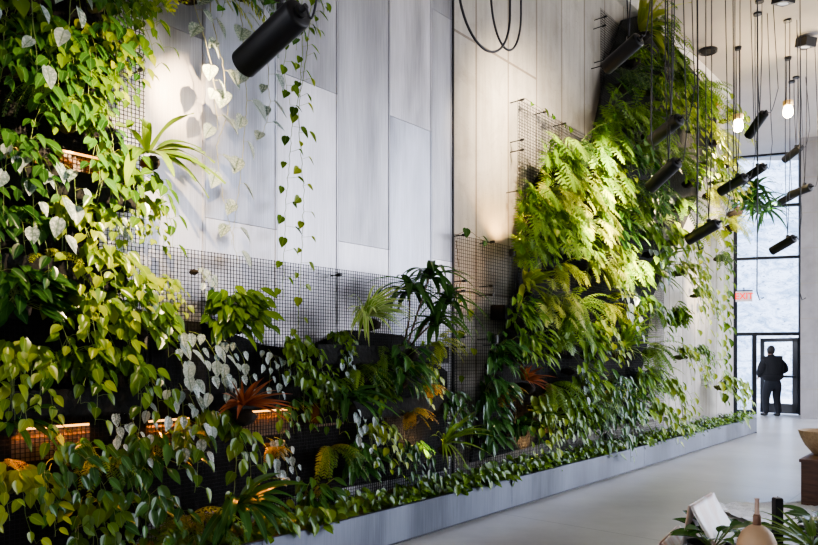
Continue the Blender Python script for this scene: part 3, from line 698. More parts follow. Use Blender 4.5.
# standing menus: folded sheets tented on the table
def menu(A, B, zr, right, left, label):
    A = Vector((A.x, A.y, TT)); B = Vector((B.x, B.y, TT)); hgt = zr - TT; c = (A + B) / 2
    ax = (B - A).normalized(); rt = Vector((ax.y, -ax.x, 0)); e = empty('menu_folder', c); tag(e, label, 'menu', 'cream menu folders')
    for nm, sg, w_ in (('front_cover', 1, right), ('back_cover', -1, left)):
        mb = MB()
        def fn(u, v): return (A.lerp(B, u) - c) + rt * (sg * (w_ * (v ** 1.25) + 0.004)) + Vector((0, 0, hgt * (1 - v) + 0.006 * math.sin(v * PI) + 0.002))
        mb.grid(fn, 10, 12); o = mb.build(nm, 'cream_leather', e, smooth=True); md = o.modifiers.new('thick', 'SOLIDIFY'); md.thickness = 0.003
menu(at(689, 506, 2.2), at(712, 494, 2.42), 1.005, .13, .035, 'taller cream leather menu folder tented behind the broad-leaved pot plant')
menu(at(660, 534, 2.14), at(678, 528, 2.36), .905, .12, .05, 'low cream leather menu folder tented at the left end of the console table')
# side table and bowl farther back, rug
Yb = 6.9; pb = at(799, 503, Yb); zt_ = at(0, 459, Yb).z
_c = pb + Matrix.Rotation(-TH, 3, 'Z') @ Vector((0.435, 0.365, 0))
e = empty('side_table', (_c.x, _c.y, 0), -TH); tag(e, 'dark brown wooden block side table at the right edge of the floor', 'side table')
mb = MB(); mb.box((-0.42, -0.35, 0.02), (0.42, 0.35, zt_ - 0.03)); mb.build('block', 'wood_dark', e)
mb = MB(); mb.box((-0.435, -0.365, zt_ - 0.03), (0.435, 0.365, zt_)); mb.build('top', 'wood_dark', e)
mb = MB(); mb.box((-0.38, -0.31, 0.0), (0.38, 0.31, 0.02)); mb.build('plinth', 'black_frame', e)
pw = at(822, 458, 7.2)
e = empty('wooden_bowl', (pw.x + 0.02, 7.2, zt_)); tag(e, 'tan turned wooden bowl on the dark side table', 'bowl')
mb = MB(); mb.lathe([(0, 0.0), (0.09, 0.0), (0.11, 0.02), (0.17, 0.09), (0.215, 0.18), (0.235, 0.245), (0.225, 0.25), (0.2, 0.18), (0.15, 0.09), (0.08, 0.035), (0, 0.03)], 40); mb.build('shell', 'wood_tan', e, smooth=True)
mb = MB()
ra = at(752, 530, 5.97); nr = random.Random(8)
nzr = [[nr.random() for _ in range(33)] for _ in range(33)]
mb.grid(lambda u, v: Vector((u * 1.9 + 0.05 * nzr[0][int(v * 32)] * (1 if u < 0.5 else -1), v * 1.0 + 0.04 * nzr[1][int(u * 32)] * (1 if v < .5 else -1), 0.012 + 0.022 * nzr[int(v * 32)][int(u * 32)])), 32, 32)
tag(mb.build('shaggy_rug', 'rug_white', loc=(ra.x + 0.08, 5.97, 0), rz=rad(5)), 'white shaggy rug with grey flecks on the concrete floor, in front of the side table', 'rug')
# ------------------------------------------------------------------ plants: one set of meshes per kind and variant
def rv(r, a=1.0): return Vector((r.uniform(-a, a), r.uniform(-a, a), r.uniform(-a, a)))
def clampy(mb, lim=-0.004):
    mb.v = [(x, min(y, lim), z) for x, y, z in mb.v]
def root_ball(r, rx=0.10, rz_=0.08):
    mb = MB(); ph = [r.random() for _ in range(60)]
    rx *= .55; rz_ *= .55
    prof = [(0, -1), (0.55, -0.85), (0.9, -0.45), (1.0, 0.05), (0.85, 0.55), (0.5, 0.85), (0, 0.95)]
    mb.lathe(prof, 12, Matrix.Translation((0, -0.10, -0.06)) @ Matrix.Diagonal((rx, 0.085, rz_, 1)))
    mb.v = [(x + 0.012 * (ph[i % 60] - .5), y + 0.012 * (ph[(i * 7) % 60] - .5), z + 0.02 * (ph[(i * 3) % 60] - .5)) for i, (x, y, z) in enumerate(mb.v)]
    clampy(mb); return mb
def heart(mb, base, out, r, L, hang=0.9, wide=0.82, prof=None, fold=0.16, bend=0.8):
    d = Vector((out.x * 0.8 + r.uniform(-.35, .35), out.y * 0.55, -hang + r.uniform(-.25, .5)))
    n = Vector((out.x * 0.35 + r.uniform(-.45, .45), -0.85, 0.55 + r.uniform(-.25, .35)))
    mb.blade(base, d, n, L, L * wide, prof or HEART, bend=bend * r.random(), fold=fold, rnd=r.random(), nt=6, nx=2)
def strand(lf, st, r, start, d, length, leaf, gap, droop=2.4, side=0.35, pet=0.05, keep=1.0, hang=0.9, wide=0.82, step=0.035, drift=0.0, rad_=0.0028):
    p = Vector(start); d = Vector(d).normalized(); pts = [p.copy()]; acc = 0; sg = r.choice((-1, 1)); trav = 0
    while trav < length:
        d = (d + Vector((drift + r.uniform(-.16, .16), r.uniform(-.12, .12), -droop * step / 0.12 * 0.35))).normalized()
        p = p + d * step; p.y = min(p.y, -0.012); trav += step; acc += step; pts.append(p.copy())
        if acc >= gap:
            acc = r.uniform(-.35, .25) * gap; sg = -sg
            if r.random() > keep: continue
            o = Vector((sg * side * 2 * r.uniform(.5, 1.2), -r.uniform(.3, 1.0), r.uniform(-.1, .8))).normalized()
            q = p + o * pet * r.uniform(.6, 1.3)
            st.tube([p, p.lerp(q, 0.55) + Vector((0, 0, 0.006)), q], [0.0016, 0.0014, 0.0012], 4, False, r.random())
            heart(lf, q, o, r, leaf * r.uniform(.65, 1.15) * (1 - 0.25 * trav / length), hang, wide)
    st.tube(pts, [rad_ * (1 - 0.55 * i / len(pts)) for i in range(len(pts))], 5, False, r.random())
def g_pothos(seed, n=9, L=0.5, leaf=0.122, gap=0.058, crown=14, hang=0.9, wide=0.66, keep=0.95, spread=0.14):
    r = random.Random(seed); lf, st = MB(), MB()
    for i in range(n):
        x = r.uniform(-spread, spread)
        strand(lf, st, r, (x, -0.07 - r.random() * .05, r.uniform(-.05, .06)), (x * 4 + r.uniform(-.4, .4), -r.uniform(.5, 1.1), r.uniform(-.1, .7)), L * r.uniform(.5, 1.2), leaf, gap, hang=hang, wide=wide, keep=keep)
    for i in range(crown):
        o = Vector((r.uniform(-1, 1), -r.uniform(.4, 1), r.uniform(-.3, .9))).normalized(); b = Vector((r.uniform(-.08, .08), -.08, 0)); q = b + o * r.uniform(.06, .17)
        st.tube([b, q], 0.0018, 4, False, r.random()); heart(lf, q, o, r, leaf * r.uniform(.8, 1.25), hang * .8, wide)
    return [('root_ball', root_ball(r, .07, .05), 'moss'), ('vine', st, 'stem_green'), ('foliage', lf, None)]
def g_satin(seed, n=4, L=0.5, leaf=0.12, gap=0.08):
    r = random.Random(seed); lf, st = MB(), MB()
    for i in range(n):
        x = r.uniform(-.12, .12)
        strand(lf, st, r, (x, -0.09, r.uniform(-.04, .04)), (x * 3 + r.uniform(-.3, .3), -r.uniform(.7, 1.2), r.uniform(-.1, .4)), L * r.uniform(.6, 1.2), leaf, gap, hang=1.3, wide=0.66, side=.3, pet=.035)
    return [('root_ball', root_ball(r, .08, .06), 'soil'), ('vine', st, 'stem_green'), ('foliage', lf, None)]
def lobed(mb, base, d, n, L, wid, r, pairs=6):
    d = Vector(d).normalized(); n = Vector(n); n = (n - d * n.dot(d)).normalized(); side = d.cross(n); rnd = r.random()
    p = Vector(base); step = L / (pairs + 1); c = []
    dd = d.copy()
    for i in range(pairs + 2):
        c.append(p.copy()); dd = (dd + Vector((0, 0, -.12))).normalized(); p = p + dd * step
    mb.blade(base, d, n, L, wid * 0.2, ELLI, bend=0.5, fold=0.05, rnd=rnd, nt=5, nx=1)
    for i in range(pairs):
        t = i / (pairs - 1); a = rad(78 - 48 * t); ll = wid * 0.56 * (0.75 + 0.5 * math.sin(PI * min(1, t + .18))) * (1 - 0.35 * t)
        for s in (-1, 1):
            ld = dd * 0 + d * math.cos(a) + side * s * math.sin(a)
            mb.blade(c[i] + d * step * .3, ld, n, ll, step * 0.62, STRAP, bend=0.45, fold=0.08, rnd=min(1, max(0, rnd + r.uniform(-.12, .12))), nt=3, nx=1)
def g_philo(seed, n=42, L=0.33, leaf=0.19):
    r = random.Random(seed); lf, st = MB(), MB()
    for i in range(n):
        a = rad(r.uniform(-95, 95)); up = r.uniform(-.35, 1.0)
        o = Vector((math.sin(a) * 1.0, -r.uniform(.35, 1.0), up)).normalized(); b = Vector((r.uniform(-.05, .05), -.07, r.uniform(-.04, .04)))
        q = b + o * L * r.uniform(.5, 1.15); m = b.lerp(q, .5) + Vector((0, 0, .03)); q.z -= .03
        st.tube([b, m, q], [.004, .0035, .003], 5, False, r.random())
        d = Vector((o.x * .8 + r.uniform(-.3, .3), o.y * .55, -.55 + .4 * up + r.uniform(-.3, .2)))
        nn = Vector((o.x * .2 + r.uniform(-.35, .35), -.9, .6 + r.uniform(-.2, .3)))
        lobed(lf, q, d, nn, leaf * r.uniform(.75, 1.15), leaf * .95, r)
    return [('root_ball', root_ball(r), 'soil'), ('stem', st, 'stem_green'), ('foliage', lf, None)]
def g_fern(seed, n=22, L=0.42, wid=0.11, pairs=15, up0=0.9, bend=1.7):
    r = random.Random(seed); lf, st = MB(), MB()
    for i in range(n):
        a = rad(-100 + 200 * (i + r.random()) / n); b = Vector((r.uniform(-.04, .04), -.08, 0))
        d = Vector((math.sin(a), -r.uniform(.3, .9), r.uniform(0, up0))).normalized(); side = d.cross(Vector((0, -.25, 1))).normalized()
        l = L * r.uniform(.6, 1.15); stp = l / pairs; p = b; pts = [p.copy()]; rnd = r.random()
        for k in range(pairs):
            d = (d + Vector((0, 0, -bend / pairs))).normalized(); p = p + d * stp; pts.append(p.copy()); t = k / pairs
            w = wid * 0.5 * math.sin(PI * min(1, .15 + t * .85)) ** .7
            nn = side.cross(d)
            if k < 2: continue
            for s in (-1, 1):
                ld = side * s + d * .45 + Vector((0, 0, -.15)) + rv(r, .12)
                lf.blade(p, ld, nn, max(.012, w), stp * .6, ELLI, bend=.3, fold=0, rnd=min(1, max(0, rnd + r.uniform(-.15, .15))), nt=2, nx=1)
        st.tube(pts, [.0025 * (1 - .7 * k / len(pts)) for k in range(len(pts))], 4, False, rnd)
    return [('root_ball', root_ball(r), 'soil'), ('rachis', st, 'stem_green'), ('foliage', lf, None)]
def g_strap(seed, n=20, L=0.45, wid=0.06, bend=1.3, wave=0.10, up=1.0, fold=.12, down=-.1, prof=STRAP, nt=9, outw=(.3, 1.0)):
    r = random.Random(seed); lf = MB()
    for i in range(n):
        a = rad(-105 + 210 * (i + r.random()) / n)
        d = Vector((math.sin(a), -r.uniform(*outw), r.uniform(down, up))).normalized(); b = Vector((d.x * .02, -.08 + d.y * .02, 0))
        lf.blade(b, d, (d.x * -.3, -.5, 1), L * r.uniform(.6, 1.1), wid * r.uniform(.8, 1.15), prof, bend=bend * r.uniform(.6, 1.2), fold=fold, rnd=r.random(), nt=nt, wave=wave, nx=2)
    return [('root_ball', root_ball(r, .085, .07), 'soil'), ('foliage', lf, None)]
def g_leafy(seed, n=48, L=0.18, leaf=0.155, asp=.4):
    r = random.Random(seed); lf, st = MB(), MB()
    for i in range(n):
        a = rad(r.uniform(-100, 100)); o = Vector((math.sin(a), -r.uniform(.3, 1), r.uniform(-.4, 1.1))).normalized(); b = Vector((r.uniform(-.05, .05), -.07, r.uniform(-.04, .04)))
        q = b + o * L * r.uniform(.5, 1.3); st.tube([b, b.lerp(q, .5) + Vector((0, 0, .02)), q], .0025, 4, False, r.random())
        lf.blade(q, (o.x + r.uniform(-.3, .3), o.y * .7, o.z * .3 - .35), (r.uniform(-.4, .4), -.8, .7), leaf * r.uniform(.7, 1.2), leaf * asp, ELLI, bend=r.uniform(.3, 1.2), fold=.14, rnd=r.random(), nt=6, nx=2)
    return [('root_ball', root_ball(r), 'soil'), ('stem', st, 'stem_green'), ('foliage', lf, None)]
def g_dracaena(seed, canes=((-.12, .34), (.04, .44), (.2, .30), (.12, .16)), n=20, L=0.32, wid=.056):
    r = random.Random(seed); lf, st = MB(), MB()
    for x, h in canes:
        top = Vector((x, -.2 - r.random() * .1, h)); st.tube([(x * .2, -.08, -.02), (x * .5, -.16, h * .45), top], [.007, .006, .006], 7, True, r.random())
        for i in range(n):
            a = 2 * PI * (i + r.random() * .6) / n * 1.0; d = Vector((math.cos(a), math.sin(a), r.uniform(-.1, 1.2))).normalized()
            lf.blade(top + Vector((0, 0, r.uniform(-.05, .03))), d, (-d.x * .3, -d.y * .3, 1), L * r.uniform(.7, 1.15), wid, BLADE, bend=r.uniform(1.0, 2.2), fold=.13, rnd=r.random(), nt=8, nx=2)
    return [('root_ball', root_ball(r), 'soil'), ('cane', st, 'stem_brown'), ('foliage', lf, None)]
def g_ground(seed, n=75, wx_=.3, leaf=.085):
    r = random.Random(seed); lf, st = MB(), MB()
    for i in range(n):
        x = r.gauss(0, wx_ * .55); y = -r.uniform(.02, .33); z = r.uniform(.0, .15) + .05 * (y + .3); b = Vector((x * .9, y, -.01)); q = Vector((x, y - .02, z))
        st.tube([b, q], .0018, 4, False, r.random()); o = Vector((r.uniform(-1, 1), -r.uniform(.2, 1), r.uniform(0, .6)))
        heart(lf, q, o, r, leaf * r.uniform(.7, 1.25), .45, .78)
    return [('vine', st, 'stem_green'), ('foliage', lf, None)]
LIB = {}
KINDS = {  # kind: (generator, variants, foliage material, name, category, adjective)
    'pothos': (lambda s: g_pothos(s), 4, 'pothos_green', 'trailing_pothos', 'trailing plant'),
    'bright': (lambda s: g_pothos(s, leaf=.118), 4, 'pothos_bright', 'trailing_pothos', 'trailing plant'),
    'deep': (lambda s: g_pothos(s, leaf=.12, wide=.56), 4, 'pothos_deep', 'trailing_pothos', 'trailing plant'),
    'satin': (lambda s: g_satin(s), 4, 'satin_silver', 'satin_pothos', 'trailing plant'),
    'philo': (lambda s: g_philo(s), 3, 'philo_green', 'split_leaf_philodendron', 'leafy plant'),
    'philolime': (lambda s: g_philo(s), 3, 'philo_lime', 'split_leaf_philodendron', 'leafy plant'),
    'fern': (lambda s: g_fern(s), 3, 'fern_green', 'fern', 'fern'),
    'fernlime': (lambda s: g_fern(s, n=18, L=.36, wid=.12, bend=1.9), 3, 'fern_lime', 'fern', 'fern'),
    'ferndark': (lambda s: g_fern(s, n=18), 2, 'fern_dark', 'fern', 'fern'),
    'amber': (lambda s: g_fern(s, n=18, L=.26, wid=.10, pairs=11), 2, 'amber_frond', 'fern', 'fern'),
    'strap': (lambda s: g_strap(s), 3, 'strap_green', 'birds_nest_fern', 'fern'),
    'straplime': (lambda s: g_strap(s, wid=.05, L=.42, up=1.3), 2, 'philo_lime', 'birds_nest_fern', 'fern'),
    'darkstrap': (lambda s: g_strap(s, n=22, L=.36, wid=.05, wave=.03), 3, 'strap_dark', 'strap_leaved_plant', 'leafy plant'),
    'spider': (lambda s: g_strap(s, n=60, L=.36, wid=.03, wave=0, bend=1.5, fold=.05, prof=BLADE, up=1.6), 2, 'spider_stripe', 'spider_plant', 'spider plant'),
    'grass': (lambda s: g_strap(s, n=26, L=.42, wid=.026, wave=0, bend=1.2, fold=.1, prof=BLADE, up=1.6), 2, 'strap_green', 'blade_leaved_plant', 'leafy plant'),
    'brom': (lambda s: g_strap(s, n=24, L=.24, wid=.034, wave=0, bend=.7, fold=.15, prof=BLADE, up=1.3), 2, 'brom_rust', 'bromeliad', 'bromeliad'),
    'leafy': (lambda s: g_leafy(s), 4, 'strap_dark', 'glossy_leaved_plant', 'leafy plant'),
    'leafygreen': (lambda s: g_leafy(s, n=64, leaf=.125), 3, 'philo_green', 'broad_leaved_plant', 'leafy plant'),
    'bush': (lambda s: g_leafy(s, n=150, L=.17, leaf=.115, asp=.48), 2, 'pothos_green', 'bushy_plant', 'leafy plant'),
    'dracaena': (lambda s: g_dracaena(s), 1, 'strap_dark', 'dracaena', 'dracaena'),
    'palm': (lambda s: g_dracaena(s, canes=((.08, .1), (.34, .2), (.2, .3), (.5, .12)), L=.42, wid=.055), 1, 'strap_dark', 'dracaena', 'dracaena'),
    'ground': (lambda s: g_ground(s), 5, 'pothos_green', 'groundcover_clump', 'groundcover plant'),
}
def lib(kind):
    if kind not in LIB:
        gen, nv, mat, nm, cat = KINDS[kind]; LIB[kind] = []
        for v in range(nv):
            parts = []
            for pn, mb, m in gen(hash_(kind) + v * 13):
                if kind != 'ground': clampy(mb)
                parts.append((pn, mb.build(pn, m or mat, me_only=True, smooth=True)))
            LIB[kind].append(parts)
    return LIB[kind]
def hash_(s): return sum((i + 1) * ord(c) for i, c in enumerate(s)) % 1000
prng = random.Random(77); FIRST = {}; NUSE = {}
def plant(kind, loc, sc, label, group, tilt=0.0):
    vs = lib(kind); k = NUSE.get(kind, 0); NUSE[kind] = k + 1; v = k % len(vs); nm, cat = KINDS[kind][3:5]
    if (kind, v) not in FIRST:
        e = empty(nm); FIRST[(kind, v)] = e
        for pn, me in vs[v]: link(pn, me, e)
    else: e = copy_tree(FIRST[(kind, v)])
    e.location = loc; e.scale = (sc, sc, sc); e.rotation_euler = (0, prng.uniform(-.15, .15) + tilt, PHI)
    tag(e, label, cat, group); return e
MUL = {'plants on the far part of the green wall': dict(leafy=1.4, leafygreen=1.45, grass=1.5, fern=1.25, ferndark=1.4, fernlime=1.25, philo=1.15, philolime=1.05, deep=1.35, pothos=1.3, bright=1.3, straplime=1.25, strap=1.3, darkstrap=1.4, brom=1.4, spider=1.1, satin=1.1, palm=1.25, amber=1.3, bush=1.1),
       'plants under the steel sheets': dict(leafy=1.35, darkstrap=1.25, fern=1.4, deep=1.2, pothos=1.2, grass=1.15, dracaena=1.2, spider=1.25, fernlime=1.15, amber=1.2, brom=1.15, bright=1.1, satin=1.15),
       'plants on the left part of the green wall': dict(pothos=1.12, bright=1.12, deep=1.1, satin=1.15, fernlime=1.2, strap=1.05)}
def wall_plants(rows, group, off=0.135):
    for kind, x, y, sc, label in rows:
        sc *= MUL[group].get(kind, 1.0)
        plant(kind, hit(x, y, 0.27 if group == GC and kind in ('brom', 'spider', 'grass', 'darkstrap', 'amber') else off), sc, label, group)
GL, GC, GR = 'plants on the left part of the green wall', 'plants under the steel sheets', 'plants on the far part of the green wall'
wall_plants([
 ('satin', 22, -22, 1.15, 'large silver-leaved satin pothos hanging in the top left corner of the wall'),
 ('deep', 62, -14, .9, 'dark trailing pothos at the top, right of the silver-leaved corner plant'),
 ('pothos', 88, 2, .85, 'green pothos trailing at the very top, left of the drooping lime fern'),
 ('bright', 118, -12, .7, 'lime green vine at the top edge over the bare patch of wire mesh'),
 ('fernlime', 178, -14, 1.2, 'lacy lime fern drooping from the top over the warm lit steel'),
 ('pothos', 16, 30, .8, 'green pothos tucked behind the large silver-leaved corner plant'),
 ('deep', 54, 44, .85, 'dark pothos one step below the dark one at the top of the left thicket'),
 ('bright', 92, 36, .7, 'bright pothos above the bare mesh patch, beneath the green one at the very top'),
 ('leafy', 34, 62, .8, 'glossy dark leafy plant in the shade below the silver-leaved corner plant'),
 ('deep', 108, 56, .6, 'small dark pothos on the rim of the bare wire mesh patch near the top'),
 ('leafygreen', 74, 108, .7, 'leafy plant in the left thicket, halfway between the bare mesh patch and the strap fern'),
 ('deep', 8, 66, .8, 'dark pothos below the large silver-leaved corner plant at the left edge'),
 ('ferndark', 40, 88, .8, 'dark fern in the deep shade below the top left corner'),
 ('pothos', 88, 78, .75, 'green pothos left of the bare patch of wire mesh near the top'),
  ('strap', 140, 156, 1.0, 'big light green strap fern jutting out over the steel sheet'),
 ('deep', 62, 122, .8, 'dark pothos left of the big strap fern'),
 ('satin', 36, 158, 1.0, 'satin pothos with big pale leaves catching warm light, at the left edge'),
 ('pothos', 108, 172, .85, 'green pothos with long bare stems hanging right under the big strap fern'),
 ('deep', 6, 150, .8, 'dark pothos at the left edge beside the warm-lit silver leaves'),
 ('bright', 66, 214, .75, 'yellow-green pothos glowing below the warm-lit silver leaves'),
 ('satin', 92, 214, .5, 'small silvery pothos beside the yellow-green glowing one'),
 ('deep', 8, 222, .8, 'dark trailing pothos at the left edge level with the yellow-green glowing one'),
 ('bright', 138, 206, .5, 'few large bright leaves hanging over the wire mesh right of the strap fern root'),
 ('fernlime', 44, 262, .6, 'lime fern tuft below the warm-lit silver leaves'),
 ('bright', 92, 262, .75, 'bright pothos left of the blue-lit wire mesh patch'),
 ('leafy', 10, 300, 1.0, 'dark glossy leafy plant at the left edge, halfway down the wall'),
 ('bright', 62, 306, .8, 'bright yellow-green pothos in the middle of the left thicket'),
 ('pothos', 112, 296, .8, 'green pothos with creamy leaves below the blue-lit wire mesh patch'),
 ('bright', 150, 282, .5, 'small bright sprig on top of the thicket edge, before the wire mesh'),
 ('leafygreen', 132, 326, .85, 'leafy green plant under the small bright sprig before the wire mesh'),
 ('satin', 170, 336, .85, 'silver satin pothos with a cluster of hanging leaves left of the round bush'),
 ('bright', 14, 352, .75, 'bright pothos at the left edge above the amber glow'),
 ('leafygreen', 58, 366, .85, 'leafy green plant right above the left amber glow'),
 ('pothos', 104, 362, .8, 'green pothos with mixed pale leaves above the gap between the amber glows'),
 ('fernlime', 138, 372, .3, 'tiny lime fern tuft in the dark gap of the left thicket'),
 ('darkstrap', 4, 420, .8, 'dark strap-leaved plant at the left edge beside the amber glow'),
 ('satin', 122, 402, .6, 'silvery pothos above the second amber glow from the left'),
 ('satin', 178, 386, .85, 'silver satin pothos over the end of the amber glow, left of the rust bromeliad'),
 ('deep', 62, 452, .75, 'dark pothos hanging right below the left amber glow'),
 ('fern', 98, 462, .75, 'green fern in the lower left thicket, below the gap in the amber glows'),
 ('leafy', 146, 456, .95, 'glossy leafy plant below the second amber glow'),
 ('bright', 4, 478, .7, 'yellow-lit vine at the bottom left edge'),
 ('pothos', 92, 500, .8, 'green pothos at the bottom of the left thicket, beside the dark empty corner'),
 ('deep', 136, 500, .85, 'dark pothos near the bottom, left of the dark strap clump'),
 ('amber', 2, 462, .5, 'amber fern tuft lit from behind at the lower left edge'),
], GL)
wall_plants([
 ('bush', 226, 318, 1.05, 'round bushy green plant before the wire mesh, under the shadow-covered steel'),
 ('satin', 190, 268, .45, 'small silvery vine hanging on the wire mesh above the round bush'),
 ('satin', 208, 344, .7, 'silver satin pothos hanging under the round bush, left of its rust neighbour'),
 ('leafygreen', 320, 392, .7, 'leafy green plant over the dark trough, left of the dark strap-leaved plant'),
 ('fern', 376, 352, .6, 'fern at the foot of the dracaena canes'),
 ('leafygreen', 420, 352, .65, 'leafy plant between the dracaena foot and the lime lacy fern'),
 ('bright', 412, 368, .6, 'bright pothos hanging below the dracaena foot'),
 ('leafygreen', 372, 398, .75, 'leafy green plant left of the orange-brown fern'),
 ('deep', 440, 398, .7, 'dark pothos at the steel edge below the amber glowing fern tuft'),
 ('satin', 352, 408, .7, 'silvery pothos over the amber glow by the dark strap-leaved plant'),
 ('fern', 322, 448, .7, 'green fern in the dark gap over the planter'),
 ('brom', 232, 404, 1.15, 'rust red bromeliad below the round bush'),
 ('pothos', 284, 346, .6, 'thin green pothos right of the round bush, below the hanging vine'),
 ('satin', 266, 352, .6, 'silver satin pothos with long leaves right below the round bush'),
 ('spider', 357, 316, 1.0, 'striped spider plant with white-edged leaves left of the dracaena'),
 ('dracaena', 396, 345, 1.15, 'tall dark dracaena arching in front of the pale steel'),
 ('fernlime', 430, 342, .78, 'lime lacy fern right of the dracaena at the steel edge'),
 ('amber', 424, 386, .6, 'amber glowing fern tuft under the lime lacy fern'),
 ('pothos', 300, 382, .75, 'green pothos below the empty wire mesh, left of the mottled plant'),
 ('satin', 322, 346, .55, 'mottled silver plant left under the striped spider plant'),
 ('leafy', 388, 372, .95, 'glossy dark leafy plant under the dracaena'),
 ('darkstrap', 338, 398, .9, 'dark strap-leaved plant above the amber glow, left of the amber fern'),
 ('fern', 352, 372, .65, 'green fern right below the striped spider plant'),
 ('amber', 404, 412, .75, 'orange-brown fern above the steel planter, left of the blade-leaved plant'),
 ('bright', 366, 428, .72, 'bright heart-leaved pothos low above the planter, below the orange-brown fern'),
 ('darkstrap', 228, 500, 1.05, 'dark glossy strap clump at the near end of the planter'),
 ('grass', 436, 442, 1.0, 'yellow-green blade-leaved plant low by the planter at the steel edge'),
 ('amber', 268, 448, .5, 'brown fern tuft in the dark gap above the near planter'),
 ('satin', 262, 440, .6, 'long-leaved silvery pothos hanging over the dark gap above the planter'),
 ('leafy', 302, 500, .7, 'low glossy leafy plant at the near planter right of the dark strap clump'),
 ('deep', 406, 448, .7, 'dark pothos between the bright heart-leaved pothos and the blade-leaved plant'),
 ('pothos', 198, 424, .85, 'green pothos left below the rust red bromeliad'),
 ('fern', 176, 516, .85, 'low green fern left of the dark strap clump by the floor'),
 ('leafy', 348, 462, .7, 'glossy leafy plant low over the planter under the dark gap'),
 ('deep', 280, 400, .6, 'dark trailing pothos between the rust bromeliad and the dark strap plant'),
 ('pothos', 334, 336, .45, 'small vine creeping on the trough left of the spider plant'),
], GC)
